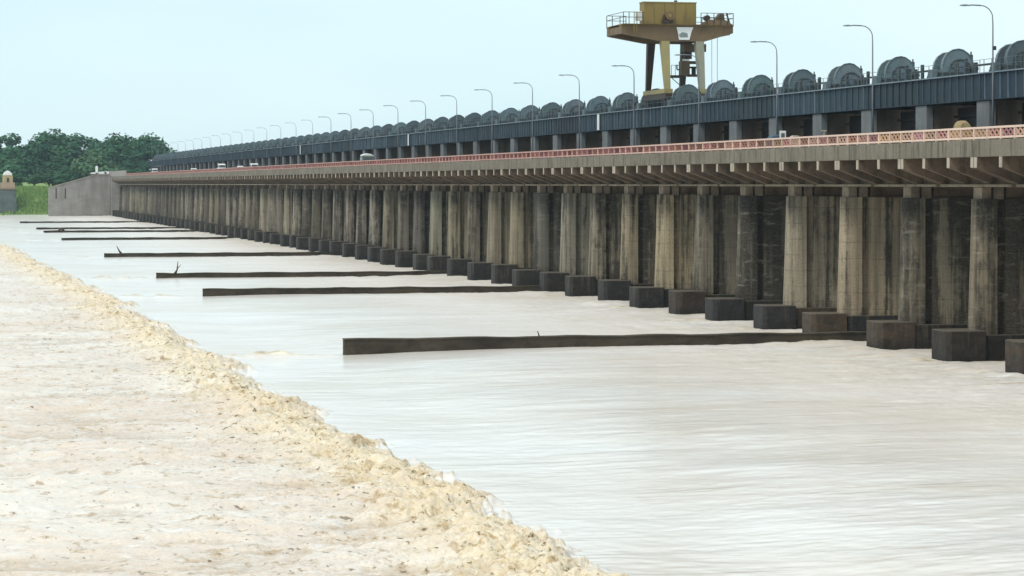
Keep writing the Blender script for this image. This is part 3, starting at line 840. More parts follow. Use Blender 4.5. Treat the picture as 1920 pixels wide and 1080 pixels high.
me_gird = B_gird.build('girder', M['bracket']); me_flg = B_flg.build('ledge', M['ledge'], 0.02)
me_brk = B_brk.build('bracket', M['bracket'])
# the outer end face of each bracket is paler
me_tip = MB().box(-0.012, 0.018, -0.223, 0.223, 13.04, 13.712).build('bracket_tip', M['pale'])
fm = MB().merge(B_edge,0).merge(B_slab,1).merge(B_gird,2).merge(B_flg,3)
for yy in BRK_Y: fm.merge(B_brk,2,(0,yy,0)); fm.merge(MB().box(-0.012,0.018,-0.223,0.223,13.04,13.712),3,(0,yy,0))
me_deck_far = fm.build('deck_span', [M['fascia'], M['asphalt'], M['bracket'], M['pale']])
# latticed railing
NP = 6; PL = BAY/NP
R_top = MB().box(-0.02, 0.14, -H+0.01, H-0.01, 15.49, 15.63)
R_bot = MB().box(-0.01, 0.13, -H+0.01, H-0.01, 14.86, 15.00)
R_post = MB().box(-0.03, 0.15, -0.09, 0.09, 14.80, 15.488)
def lattice_mb():
    m = MB(); c = 3; w = (PL-0.2)/c
    for i in range(c):
        a = -PL/2 + 0.1 + i*w
        m.bar((0.05,a,15.0),(0.05,a+w,15.49), 0.06, 0.115)
        m.bar((0.09,a+w,15.0),(0.09,a,15.49), 0.06, 0.115)
    return m
R_lat = lattice_mb()
me_rt = R_top.build('top_rail', M['rail'], 0.02); me_rb = R_bot.build('bottom_rail', M['rail'], 0.02)
me_rp = R_post.build('post', M['rail'], 0.015); me_rl = R_lat.build('lattice_panel', M['lattice'])
fm = MB().merge(R_top,0).merge(R_bot,0)
for i in range(NP):
    fm.merge(R_post,0,(0,-H+PL*i+0.12,0)); fm.merge(R_lat,1,(0,-H+PL*(i+0.5)+0.12,0))
me_rail_far = fm.build('railing', [M['rail'], M['lattice']])
for n in range(N0, N1+1):
    y = pier_y(n); k = n + 2
    if n < -1: l1 = l2 = None
    if n <= NEAR:
        w = ordinal(k) if k > 0 else ''
        l1 = 'concrete road deck span with streaked edge beam, %s from the right edge' % w if k > 0 else 'concrete road deck span beyond the right edge of the photo'
        l2 = '%s red lattice railing section on the deck edge, %s from the right edge' % ('bleached' if n < 5 else 'faded', w) if k > 0 else 'bleached red railing section beyond the right edge of the photo'
        t = thing('deck_span', l1, 'bridge deck', (D0, y, 0), 'road deck spans')
        put('edge_beam', me_edge, t); put('road_slab', me_slab, t); put('girder', me_gird, t); put('ledge', me_flg, t)
        for yy in BRK_Y:
            b = put('bracket', me_brk, t, (0,yy,0)); put('bracket_tip', me_tip, b)
        t = thing('railing', l2, 'railing', (D0+0.06, y, 0), 'red lattice railing sections')
        put('top_rail', me_rt, t); put('bottom_rail', me_rb, t)
        for i in range(NP):
            q = rp.uniform(0.75, 1.1); v = rp.uniform(0.5, 1.15)
            put('post', me_rp, t, (0,-H+PL*i+0.12,0), (q, q*0.97, q*0.93, 1)); put('lattice_panel', me_rl, t, (0,-H+PL*(i+0.5)+0.12,0), (v, v*rp.uniform(0.75,1.05), v*rp.uniform(0.75,1.0), 1))
    else:
        tag(put('deck_span', me_deck_far, None, (D0,y,0)), 'hazy far road deck span, beyond the thirty-second from the right edge', 'bridge deck', 'road deck spans')
        tag(put('railing', me_rail_far, None, (D0+0.06,y,0)), 'hazy far railing section, beyond the thirty-second from the right edge', 'railing', 'red lattice railing sections')

# ---------------------------------------------------------------- hoist bridge (steel girder spans), raised gates, hoists
DG = 79.0
GZ0, GZ1 = 18.45, 20.6
G_web = MB().box(0.0, 0.04, -H+0.03, H-0.03, GZ0+0.06, GZ1-0.10)
G_back = MB().box(5.0, 5.04, -H+0.03, H-0.03, GZ0+0.06, GZ1-0.10)
G_top = MB().box(-0.22, 5.26, -H+0.01, H-0.01, GZ1-0.098, GZ1)
G_bot = MB().box(-0.18, 0.22, -H+0.03, H-0.03, GZ0, GZ0+0.058).box(4.8, 5.2, -H+0.03, H-0.03, GZ0, GZ0+0.058)
G_stf = MB().box(-0.115, -0.002, -0.035, 0.035, GZ0+0.06, GZ1-0.10)
NS = 9
STY = [-H + 0.5 + i*(BAY-1.0)/(NS-1) for i in range(NS)]
def handrail_mb():
    m = MB()
    for i in range(9):
        yy = -H + 0.4 + i*(BAY-0.8)/8
        m.box(-0.13, -0.09, yy-0.02, yy+0.02, GZ1+0.002, GZ1+1.0)
    for z in (0.5, 0.97): m.box(-0.125, -0.095, -H+0.05, H-0.05, GZ1+z, GZ1+z+0.03)
    return m
G_rail = handrail_mb()
me_web = G_web.build('girder_web', M['girder']); me_back = G_back.build('rear_web', M['girder'])
me_top = G_top.build('top_plate', M['flange']); me_bot = G_bot.build('bottom_flange', M['girder'])
me_stf = G_stf.build('stiffener', M['stiff']); me_hr = G_rail.build('handrail', M['hoist'])
fm = MB().merge(G_web,0).merge(G_back,0).merge(G_top,1).merge(G_bot,0)
for yy in STY: fm.merge(G_stf,2,(0,yy,0))
me_span_far = fm.build('hoist_bridge_span', [M['girder'], M['flange'], M['stiff'], M['hoist']])
# gate leaf
Q = MB().box(0,0.06,-H+1.4,H-1.4,12.2,18.2)
me_gskin = Q.build('skin_plate', M['gate'])
Q2 = MB()
for z in (12.6, 14.2, 15.8, 17.4): Q2.box(-0.35,-0.003,-H+1.4,H-1.4,z,z+0.18)
me_grib = Q2.build('rib', M['gate'])
me_gate_far = MB().merge(Q,0).merge(Q2,0).build('gate', M['gate'])

# hoist machine
def arc_poly(cx, cz, hw, h, n=9, base=0.0):
    pts = [(cx-hw, base)]
    for i in range(n+1):
        a = math.pi - math.pi*i/n
        pts.append((cx + hw*math.cos(a)*(1.0 if i in (0,n) else 0.98), cz + (h-cz+0.0)*math.sin(a)**0.85 if math.sin(a) > 0 else cz))
    pts.append((cx+hw, base))
    return pts
H_base = MB().box(-1.6, 1.6, -1.7, 1.7, 0.0, 0.22).box(-1.6, 1.6, -1.55, -1.2, 0.222, 0.42).box(-1.6, 1.6, 1.2, 1.55, 0.222, 0.42)
def hood_mb(y0, y1, s=1.0, dx=0.0):
    m = MB()
    prof = [(-1.50,0.42),(-1.52,0.85),(-1.38,1.28),(-1.05,1.68),(-0.55,1.93),(0.0,2.0),(0.45,1.93),(0.98,1.66),(1.34,1.22),(1.50,0.80),(1.50,0.42)]
    prof = [(x*s*0.88+dx, z*s*1.16 if z > 0.43 else z) for x, z in prof]
    m.prism(prof, 'y', y0, y1)
    return m
def rim_mb(y0, y1, s=1.0, dx=0.0):
    m = MB()
    prof = [(-1.52,0.85),(-1.38,1.28),(-1.05,1.68),(-0.55,1.93),(0.0,2.0),(0.45,1.93),(0.98,1.66),(1.34,1.22),(1.50,0.80)]
    prof = [(x*s*0.88+dx, z*s*1.16) for x, z in prof]
    for i in range(len(prof)-1):
        a, b = prof[i], prof[i+1]
        m.bar((a[0]*1.02, (y0+y1)/2, a[1]*1.015), (b[0]*1.02, (y0+y1)/2, b[1]*1.015), y1-y0, 0.07)
    return m
H_hood1 = hood_mb(-1.15, -0.55); H_rim1 = rim_mb(-1.20, -1.08)
H_hood2 = hood_mb(0.75, 1.15, 0.92, -0.12); H_rim2 = rim_mb(0.72, 0.80, 0.92, -0.12)
H_drum = MB().tube([(-0.1,-0.718,0.85),(-0.1,0.748,0.85)], 0.5, 14)
H_arch = MB()
ap = [(math.cos(math.pi*i/10), math.sin(math.pi*i/10)) for i in range(11)]
for i in range(10):
    a, b = ap[i], ap[i+1]
    H_arch.bar((0.15+0.95*a[0], -1.20, 0.55+0.92*a[1]), (0.15+0.95*b[0], -1.20, 0.55+0.92*b[1]), 0.09, 0.13)
H_gear = MB().tube([(0.2,-1.32,0.72),(0.2,-1.152,0.72)], 0.36, 12).bar((-0.4,-1.22,0.66),(0.7,-1.22,0.98),0.12,0.16)
H_motor = MB().tube([(1.15,-1.95,0.72),(1.15,-1.25,0.72)], 0.27, 10).box(0.9,1.4,-1.9,-1.35,0.222,0.5)
H_knob = MB().box(1.05,1.28,-1.10,-0.78,1.35,1.9).box(1.12,1.22,-1.0,-0.86,1.9,2.15)
H_box = MB().box(-2.0,-1.53,-0.5,0.5,0.0,0.7)
H_gap = MB().box(-1.45,1.45,-0.716,0.746,0.424,0.62)
parts = [('base_frame',H_base,'hoist_dark',0.0),('gear_hood',H_hood1,'hoist',0.03),('hood_rim',H_rim1,'hoist',0.0),('drum_hood',H_hood2,'hoist',0.03),('hood_rim',H_rim2,'hoist_pale',0.0),
         ('rope_drum',H_drum,'hoist_dark',0.0),('arch_guard',H_arch,'hoist_dark',0.0),('gear_cover',H_gear,'stiff',0.0),('motor',H_motor,'hoist_dark',0.0),
         ('brake_box',H_knob,'hoist_dark',0.02),('control_box',H_box,'hoist',0.02),('drum_tray',H_gap,'hoist',0.0)]
H_shaft = MB().tube([(-0.9,-BAY+1.75,0.75),(-0.9,-1.72,0.75)], 0.07, 8)
rs = random.Random(3)
H_stand = [MB().box(-1.02+d,-0.80+d,yy-0.14,yy+0.14,0,h_) for yy, h_, d in ((-3.0,1.25,0),(-4.3,0.8,0.3),(-5.3,1.35,-0.2),(-6.6,1.0,0.1),(-8.3,1.3,0.0),(-9.6,0.85,0.2))]
parts += [('line_shaft',H_shaft,'hoist_dark',0.0)] + [('bearing_stand',q,'hoist_dark',0.0) for q in H_stand]
hoist_mesh = [(nm, mb.build(nm, M[mt], bv)) for nm, mb, mt, bv in parts]
fm = MB(); mats = [M['hoist'], M['hoist_dark'], M['hoist_pale'], M['stiff']]
for nm, mb, mt, bv in parts:
    if nm in ('bearing_stand', 'line_shaft'): continue
    fm.merge(mb, {'hoist':0,'hoist_dark':1,'hoist_pale':2,'stiff':3}[mt])
me_hoist_far = fm.build('hoist', mats)

CRANE_Y = 277.0
hy = lambda n: pier_y(n) - 1.6
hs = [n for n in range(N0, N1+1)]
first_left = min(n for n in hs if hy(n) > CRANE_Y)
for n in range(N0, N1+1):
    y = pier_y(n)
    k = n + 3
    # girder span, centred between two towers
    ys = y + H
    w = ordinal(k) if k > 0 else ''
    if n <= NEAR:
        t = thing('hoist_bridge_span', ('blue grey steel girder span of the hoist bridge, %s from the right edge' % w) if k > 0 else 'blue grey steel girder span beyond the right edge of the photo',
                  'girder span', (DG, ys, 0), 'hoist bridge spans')
        g = rp.uniform(0.75, 1.5); e = rp.choice([0.45, 0.7, 1.0, 1.5])
        put('girder_web', me_web, t, color=(g, g*rp.uniform(0.95,1.05), g*rp.uniform(0.9,1.05), 1)); put('rear_web', me_back, t); put('top_plate', me_top, t); put('bottom_flange', me_bot, t); put('handrail', me_hr, t)
        for yy in STY:
            e2 = e*rp.uniform(0.7, 1.5); put('stiffener', me_stf, t, (0,yy,0), (e2,e2,e2,1))
        t = thing('gate', ('dark raised steel gate under the hoist bridge, %s opening from the right edge' % w) if k > 0 else 'dark raised steel gate beyond the right edge of the photo',
                  'gate', (DG+2.6, ys, 0), 'raised gates')
        put('skin_plate', me_gskin, t); put('rib', me_grib, t)
    else:
        tag(put('hoist_bridge_span', me_span_far, None, (DG,ys,0)), 'hazy far steel girder span, beyond the thirty-third from the right edge', 'girder span', 'hoist bridge spans')
        tag(put('gate', me_gate_far, None, (DG+2.6,ys,0)), 'hazy far raised gate, beyond the thirty-third opening from the right edge', 'gate', 'raised gates')
    j = n - first_left + 1
    if n <= NEAR:
        lab = ('grey green domed hoist on the bridge, %s to the left of the yellow crane' % ordinal(j)) if j > 0 else \
              ('grey green domed hoist on the bridge, %s to the right of the yellow crane' % ordinal(1-j))
        t = thing('hoist', lab, 'hoist', (DG+2.1, hy(n), GZ1+0.002), 'gate hoists on the bridge')
        last = None; hv_ = rp.uniform(0.75, 1.3); hc = (hv_*rp.uniform(0.92,1.1), hv_, hv_*rp.uniform(0.95,1.08), 1)
        for nm, me in hoist_mesh:
            if nm == 'hood_rim': put(nm, me, last)
            elif nm == 'bearing_stand' and rp.random() < 0.25: continue
            else: last = put(nm, me, t, color=hc)
    else:
        tag(put('hoist', me_hoist_far, None, (DG+2.1, hy(n), GZ1+0.002)), 'small hazy hoist far along the bridge, beyond the %s left of the crane' % ordinal(NEAR-first_left+1), 'hoist', 'gate hoists on the bridge')

# pale sheets fixed on the girder face
me_sheet = MB().box(-0.06, -0.01, -0.45, 0.45, GZ0+0.1, GZ1-0.14).build('pale_panel', M['white'])
for px, lab in ((1125,'pale narrow panel fixed to the girder face, midway left of the crane'), (768,'pale narrow panel on the girder face, left of the middle lamp posts'), (565,'small pale panel on the far girder face')):
    Zc = 4800*DG/C_/(px+125); y = (Zc - DG*S_)/C_
    t = tag(put('girder_panel', me_sheet, None, (DG-0.17, y, 0)), lab, 'panel', 'pale panels on the girder')

# ---------------------------------------------------------------- lamps
def lamp_path():
    pts = [(0,0,0),(0,0,5.0),(0,0,9.3)]
    for i in range(1,7):
        a = math.pi/2*i/6
        pts.append((-1.0+1.0*math.cos(a), 0, 9.7+1.0*math.sin(a)))
    return pts
lp = lamp_path()
me_pole = MB().tube(lp, [0.09,0.075,0.055]+[0.042]*6, 8).box(-0.2,0.2,-0.2,0.2,0,0.25).build('pole', M['lamp'])
me_arm = MB().tube([(-1.0,0,10.7),(-1.7,0,10.72),(-2.05,0,10.68)], [0.055,0.05,0.05], 8).build('arm', M['lamp'])
me_head = MB().prism([(-0.55,-0.03),(-0.5,0.05),(-0.1,0.09),(0.12,0.05),(0.12,-0.03),(-0.1,-0.06)], 'y', -0.13, 0.13).build('lamp_head', M['hoist_pale'], 0.02)
fm = MB().tube(lp, [0.07,0.06,0.045]+[0.032]*6, 6).tube([(-1.0,0,10.7),(-2.05,0,10.68)], 0.035, 6).prism([(-2.6,10.65),(-2.1,10.77),(-1.9,10.65)], 'y', -0.13, 0.13)
me_lamp_far = fm.build('street_lamp', M['lamp'])
DL = 77.9
for i in range(-2, 32):
    y = 180.2 + 25.32*i
    if y > 960: break
    if i < 14:
        lab = 'grey street lamp with curved arm over the road, %s from the right edge' % ordinal(i+1) if i >= 0 else 'grey street lamp beyond the right edge of the photo'
        t = thing('street_lamp', lab, 'street lamp', (DL, y, 14.745), 'street lamps along the road')
        put('pole', me_pole, t); put('arm', me_arm, t); put('lamp_head', me_head, t, (-2.1,0,10.68))
        if i == 0: put('camera_box', MB().box(-0.02,0.24,-0.12,0.12,7.35,7.65).build('camera_box', M['dark'], 0.02), t)
        if i == 4: put('camera_box', MB().box(-0.02,0.24,-0.12,0.12,6.2,6.5).build('camera_box', M['dark'], 0.02), t)
    else:
        tag(put('street_lamp', me_lamp_far, None, (DL,y,14.745)), 'tiny far street lamp, beyond the fourteenth from the right edge', 'street lamp', 'street lamps along the road')

# ---------------------------------------------------------------- gantry crane
cr_ = thing('gantry_crane', 'yellow gantry crane straddling the hoist bridge with machinery house on top', 'crane', (81.4, CRANE_Y, GZ1))
def cp(name, mb, mat, bevel=0.02, parent=None): return put(name, mb.build(name, M[mat], bevel), parent or cr_)
XL, XR, YB, YT = -2.0, 2.0, 3.9, 2.75
ZB, ZT = 1.95, 7.3
def leg_mb(x, s, w0, w1):
    m = MB()
    vs = []
    for z, y, w in ((ZB, s*YB, w0), (ZT, s*YT, w1)):
        for a, b in ((-1,-1),(1,-1),(1,1),(-1,1)): vs.append((x + a*w/2, y + b*w/2, z))
    return m.add(vs, [(3,2,1,0),(4,5,6,7),(0,1,5,4),(1,2,6,5),(2,3,7,6),(3,0,4,7)])
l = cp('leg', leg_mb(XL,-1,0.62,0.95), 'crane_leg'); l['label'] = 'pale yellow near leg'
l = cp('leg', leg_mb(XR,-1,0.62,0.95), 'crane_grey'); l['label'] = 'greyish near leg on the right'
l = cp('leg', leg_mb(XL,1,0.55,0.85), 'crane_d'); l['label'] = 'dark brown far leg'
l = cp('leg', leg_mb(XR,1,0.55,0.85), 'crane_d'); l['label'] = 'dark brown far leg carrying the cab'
for x in (XL, XR):
    b = cp('end_carriage', MB().box(x-0.42,x+0.42,-YB-0.7,YB+0.7,0.75,1.45), 'crane_d')
    cp('top_plate', MB().box(x-0.46,x+0.46,-YB+0.3,YB+0.5,1.453,1.95), 'crane_leg')
    for s in (-1, 1):
        for q in (-0.45, 0.45):
            put('wheel', MB().tube([(x-0.16, s*YB+q, 0.42),(x+0.16, s*YB+q, 0.42)], 0.38, 12).build('wheel', M['dark']), cr_)
        cp('leg_shoe', MB().box(x-0.5,x+0.5,s*YB-0.5,s*YB+0.5,1.452,1.952) if s < 0 else MB().box(x-0.40,x+0.40,s*YB+0.502,s*YB+0.7,1.452,1.70), 'crane_leg' if s < 0 else 'crane_d')
# main beams, tapering towards their overhanging ends
bp = [(-7.05,8.05),(-7.05,9.0),(5.85,9.0),(5.85,8.25),(2.6,7.3),(-2.7,7.3)]
for s in (-1, 1):
    cp('main_beam', MB().prism(bp, 'y', s*YT-0.45, s*YT+0.45), 'crane_o', 0.0)
    cp('beam_flange', MB().box(-7.1,5.9,s*YT-0.55,s*YT+0.55,9.003,9.10), 'crane_y', 0.0)
for x in (-6.8, 5.6): cp('end_tie', MB().box(x-0.2,x+0.2,-YT+0.452,YT-0.452,8.1,8.9), 'crane_o')
cp('walkway', MB().box(-7.0,5.8,-YT-0.9,YT+0.9,9.103,9.16), 'crane_o', 0)
hse = cp('machinery_house', MB().box(-4.35,1.75,-2.6,-0.9,9.163,11.6), 'crane_y', 0.03)
cp('roof', MB().box(-4.42,1.82,-2.66,-0.84,11.603,11.70), 'crane_leg', 0.02, hse)
cp('vent_knob', MB().box(-0.7,-0.4,-2.4,-2.1,11.703,11.9), 'crane_d', 0.0, hse)
for i in range(1,5): cp('panel_seam', MB().box(-4.35+i*1.22-0.02,-4.35+i*1.22+0.02,-2.625,-2.602,9.2,11.55), 'crane_o', 0.0, hse)
# winch on the house front
w_ = cp('cable_reel', MB().tube([(-1.45,-3.05,10.15),(-1.45,-2.63,10.15)], 0.48, 14), 'crane_o', 0.0)
cp('reel_core', MB().tube([(-1.45,-3.12,10.15),(-1.45,-3.05,10.15)], 0.22, 10), 'crane_y', 0.0, w_)
cp('reel_bracket', MB().bar((-2.2,-2.8,9.3),(-2.0,-2.8,10.2),0.25,0.2).bar((-2.1,-2.85,9.3),(-1.0,-2.85,9.55),0.2,0.25), 'crane_d', 0.0, w_)
# right deck machinery
cp('side_plate', MB().prism([(1.9,9.163),(2.4,9.5),(3.0,9.75),(5.0,9.62),(5.75,9.163)], 'y', -3.55, -3.45), 'crane_o', 0)
cp('motor', MB().tube([(2.9,-3.2,9.95),(2.9,-2.3,9.95)], 0.30, 12), 'crane_d', 0)
cp('gearbox', MB().prism([(3.9,9.5),(4.0,10.0),(4.3,10.3),(4.35,10.45),(4.9,10.45),(5.0,9.5)], 'y', -2.9, -2.0), 'crane_b', 0.02)
cp('strut', MB().bar((5.1,-3.1,10.5),(5.55,-3.1,9.15),0.14,0.14), 'crane_d', 0)
def rail_mb(xs, y, ends):
    m = MB()
    for x in xs: m.box(x-0.035,x+0.035,y-0.035,y+0.035,9.16,10.45)
    for z in (9.85, 10.41): m.box(ends[0],ends[1],y-0.03,y+0.03,z,z+0.06)
    return m
for y in (-3.58, 3.58):
    cp('guard_rail', rail_mb((-6.95,-6.3,-5.4,-4.7), y, (-6.95,-4.7)), 'crane_d', 0)
    cp('guard_rail', rail_mb((2.0,2.7,3.5,4.3,5.1,5.75), y, (2.0,5.75)), 'crane_d', 0)
m = MB()
for z in (9.85,10.41): m.box(-6.98,-6.92,-3.58,3.58,z,z+0.05)
cp('guard_rail', m, 'crane_d', 0)
m = MB()
for z in (9.85,10.41): m.box(5.72,5.78,-3.58,3.58,z,z+0.05)
cp('guard_rail', m, 'crane_d', 0)
cp('floodlight', MB().box(-5.5,-4.75,-3.4,-3.1,9.5,10.55), 'white', 0.05)
cp('ladder', MB().box(-5.75,-5.68,-3.62,-3.55,8.1,10.5).box(-5.45,-5.38,-3.62,-3.55,8.1,10.5), 'crane_y', 0)
cp('name_plate', MB().prism([(-0.75,8.86),(1.2,8.86),(0.95,8.25),(0.75,7.45),(-0.45,7.45),(-0.55,8.1)], 'y', -3.28, -3.212), 'white', 0.0)
cp('plate_stain', MB().prism([(-0.5,8.0),(-0.1,8.3),(0.5,8.2),(0.6,7.75),(-0.3,7.7)], 'y', -3.30, -3.283), 'hoist_pale', 0.0)
# cab and landing on the far right leg
cab = cp('cab', MB().box(1.35,2.3,1.7,3.0,3.7,5.35), 'crane_b', 0.03)
cp('cab_frame', MB().box(2.3,3.9,1.7,3.0,5.05,5.35).box(3.55,3.9,1.7,3.0,3.7,5.05).box(2.3,3.55,1.7,3.0,3.6,3.85), 'crane_d', 0.0, cab)
cp('seat', MB().box(2.75,3.15,2.2,2.6,3.85,4.6).box(2.55,3.35,2.2,2.6,4.55,4.75), 'dark', 0.0, cab)
cp('cab_sill', MB().box(1.4,2.2,1.6,1.7,5.36,5.55), 'white', 0.0, cab)
cp('trolley', MB().box(1.6,4.2,1.6,3.2,6.4,7.28), 'crane_b', 0.02)
cp('drum_case', MB().box(1.7,2.6,1.9,3.0,5.6,6.4), 'crane_d', 0.02)
cp('rear_cabinet', MB().box(-3.0,0.5,0.4,2.4,9.163,10.3), 'crane_b', 0.03)
ld = cp('landing', MB().box(0.2,1.6,2.2,4.2,3.5,3.75), 'crane_d', 0)
cp('landing_rail', MB().box(0.25,0.30,2.2,2.25,3.75,4.9).box(0.25,0.30,4.1,4.15,3.75,4.9).box(0.7,0.75,2.2,2.25,3.75,4.9).box(0.25,1.3,2.2,2.24,4.85,4.9).box(0.9,1.25,2.2,2.3,4.3,4.45).box(0.85,1.0,2.2,2.3,4.45,4.95), 'hoist', 0.0, ld)
cp('landing_brace', MB().bar((0.25,2.3,3.5),(1.65,2.9,2.5),0.07,0.07), 'hoist', 0.0, ld)
for x in (3.05, 4.05, 4.7):
    cp('hoist_rope', MB().tube([(x,-1.0,8.4),(x,-1.0,0.4)], 0.028, 6), 'lamp', 0.0)

# ---------------------------------------------------------------- divide walls
for i, wy in enumerate(WALL_Y):
    xs = [28.2, 28.2, 27.8, 27.4, 26.8, 26.6, 26.6, 26.0][i]
    m = MB(); r = random.Random(i)
    top = []
    nx = 40
    for j in range(nx+1):
        x = xs + (69.0-xs)*j/nx
        top.append((x, [1.02,.70,.55,.55,.42,.42,.40,.40][i] + 0.03*math.sin(j*0.9+i) + r.uniform(-.02,.02)))
    m.prism([(xs-0.02,-1.5)] + top + [(69.0,-1.5)], 'y', -0.35, 0.35)
    cop = MB()
    for j in range(nx):
        a, b = top[j], top[j+1]
        cop.bar((a[0]-0.02,0,a[1]+0.04),(b[0],0,b[1]+0.04),0.86,0.07)
    lab = ['long dark divide wall nearest the camera, ending left in open water'] + ['dark divide wall in the water, %s from the camera' % ordinal(q) for q in range(2,8)] + ['farthest thin divide wall in the water, nearest the retaining wall']
    t = thing('divide_wall', lab[i], 'wall', (0, wy, 0), 'divide walls in the tailwater')
    put('wall_body', m.build('wall_body', M['wall']), t)
    put('coping', cop.build('coping', M['coping']), t)
# driftwood caught on the walls
def stick(name, pts, rad, lab, br=None):
    m = MB().tube(pts, rad, 7)
    if br: m.tube(br, [rad[1]*0.7, rad[-1]*0.6], 5)
    return tag(put(name, m.build(name, M['bark'])), lab, 'driftwood')
def wx(px, wy):
    z = (wy*C_)  # solve column -> x on the line y = wy
    u = (px-960)/4800.0
    return wy*(u*C_ + S_)/(C_ - u*S_)
x = wx(332, 329.0); stick('branch', [(x-0.3,329,0.45),(x,329,1.0),(x+0.12,329,2.1)], [0.2,0.10,0.04], 'upright broken branch standing on the third divide wall', [(x,329,1.1),(x+0.5,329,1.7)])
x = wx(224, 425.0); stick('branch', [(x+0.4,425,0.4),(x-0.05,425,1.0),(x-0.45,425,1.8)], [0.22,0.13,0.05], 'short leaning branch caught on the fourth divide wall')
x = wx(1010, 178.5); stick('branch', [(x+0.05,178.4,1.0),(x-0.1,178.4,1.45)], [0.05,0.04], 'tiny twig standing on the nearest divide wall')
x = wx(110, 643.0); stick('branch', [(x,643,0.35),(x+0.5,643,0.95),(x+1.4,643,0.5)], [0.3,0.3,0.2], 'dark clump of driftwood on a far divide wall')

# ---------------------------------------------------------------- far end: retaining wall, abutment, hut
t = thing('retaining_wall', 'tall grey retaining wall sloping down to the bank at the far end', 'wall', (0, 971, 0))
m = MB().prism([(42.0,-2),(42.0,10.3),(43.6,10.9),(59,15.3),(64.5,15.6),(64.5,-2)], 'y', 0, 1.6)
put('wall_face', m.build('wall_face', M['abut']), t)
m = MB()
for a, b in (((42.0,10.3),(43.6,10.9)),((43.6,10.9),(59,15.3)),((59,15.3),(64.6,15.6))): m.bar((a[0],0.75,a[1]+0.1),(b[0],0.75,b[1]+0.1),2.0,0.26)
put('coping', m.build('coping', M['pale']), t)
for x in (44.6, 48.0): put('drain_slot', MB().box(x,x+0.45,-0.06,-0.003,6.5,10.4).build('drain_slot', M['crane_d']), t)
t = thing('abutment', 'solid concrete abutment closing the far end of the barrage', 'abutment', (D0, 972, 0))
put('abutment_body', MB().box(0.2,32,-5.6,14,-2,14.7).build('abutment_body', M['abut']), t)
put('parapet', MB().box(0,0.35,-80,14,14.81,16.75).build('parapet', M['abut']), t)
for px, w_, h_, lab in ((181,0.9,2.9,'white post on top of the retaining wall'), (176,2.6,0.5,'low white kerb block at the top of the slope'), (192,3.0,0.8,'white block between the post and the road'), (200,1.8,0.9,'small white block at the end of the road')):
    x, y = at_px(px, 962); x = min(max(x, 44), 64)
    tag(put('white_post' if h_ > 2 else 'white_block', MB().box(-w_/2*1.0,w_/2,-0.4,0.4,0,h_).prism([(-w_/2*0.8,h_),(0,h_+0.15),(w_/2*0.8,h_)],'y',-0.3,0.3).build('white_block', M['white'], 0.04), None, (x, 971.8, 15.75)), lab, 'post' if h_ > 2 else 'block')

hx, hyy = at_px(15, 1004)
t = thing('hut', 'small tan hut with white domed roof on a grey stone base by the water', 'hut', (hx, hyy, 0))
put('stone_base', MB().prism([(-3.6,-2),(-3.3,9.6),(3.0,9.6),(3.4,-2)], 'y', -3, 3).build('stone_base', mat_conc('mossy_stone', (0.13,0.16,0.15), (0.09,0.115,0.11), (0.05,0.06,0.06), 0.5, 0.5, 0.3, 0.4), 0.1), t)
put('ledge', MB().box(-3.5,3.2,-3.2,3.2,9.603,10.1).build('ledge', M['tower'], 0.05), t)
put('hut_wall', MB().box(-2.9,2.6,-2.4,2.4,10.103,12.6).build('hut_wall', mat_conc('tan_plaster', (0.40,0.30,0.22), (0.34,0.25,0.18), (0.2,0.14,0.1), 0.4), 0.05), t)
put('upper_storey', MB().box(-2.1,1.8,-2.0,2.0,12.603,15.4).build('upper_storey', mat_conc('yellow_plaster', (0.44,0.36,0.20), (0.36,0.29,0.17), (0.2,0.15,0.09), 0.4), 0.05), t)
put('doorway', MB().box(-0.5,0.4,-2.06,-2.003,12.7,14.4).build('doorway', M['dark']), t)
dm = MB()
dp = [(-2.0,15.402),(-1.85,16.1),(-1.1,16.8),(-0.2,17.35),(0.7,16.9),(1.45,16.1),(1.6,15.402)]
dm.prism(dp, 'y', -1.9, 1.9)
put('dome', dm.build('dome', M['white'], 0.2), t)

# ---------------------------------------------------------------- vehicles and small things on the road
def car_parts(L, W, Ht, body, rear=0.0):
    """x across, y along the road; wheels on z = 0"""
    hb = Ht*0.56
    b = MB().prism([(-L/2,0.3),(-L/2,hb*0.85),(-L/2+0.15,hb),(L/2-0.9,hb*0.98),(L/2-0.1,hb*0.8),(L/2,0.35)], 'x', -W/2, W/2)
    c = MB().prism([(-L/2+0.25,hb+0.002),(-L/2+0.5,Ht*0.92),(-L/2+0.9,Ht),(L*0.08,Ht),(L*0.17,Ht*0.93),(L/2-1.0,hb+0.002)], 'x', -W/2+0.12, W/2-0.12)
    g = MB()
    for s in (-1,1): g.prism([(-L/2+0.6,hb+0.06),(-L/2+0.8,Ht*0.88),(L*0.06,Ht*0.88),(L/2-1.25,hb+0.06)], 'x', s*(W/2-0.115)-0.01, s*(W/2-0.115)+0.01)
    wsc = MB().add([(-W/2+0.2,-L/2+0.30,hb+0.1),(W/2-0.2,-L/2+0.30,hb+0.1),(W/2-0.25,-L/2+0.47,Ht*0.86),(-W/2+0.25,-L/2+0.47,Ht*0.86),
                    (-W/2+0.2,-L/2+0.22,hb+0.1),(W/2-0.2,-L/2+0.22,hb+0.1),(W/2-0.25,-L/2+0.42,Ht*0.86),(-W/2+0.25,-L/2+0.42,Ht*0.86)],
                   [(0,1,2,3),(7,6,5,4),(0,4,5,1),(1,5,6,2),(2,6,7,3),(3,7,4,0)])
    w = MB().tube([(-0.1,0,0.31),(0.1,0,0.31)], 0.31, 12)
    return [('body',b.build('body',body,0.05)),('cabin',c.build('cabin',body,0.05)),('side_window',g.build('side_window',M['glass'])),('rear_window',wsc.build('rear_window',M['glass']))], w.build('wheel', M['dark'])
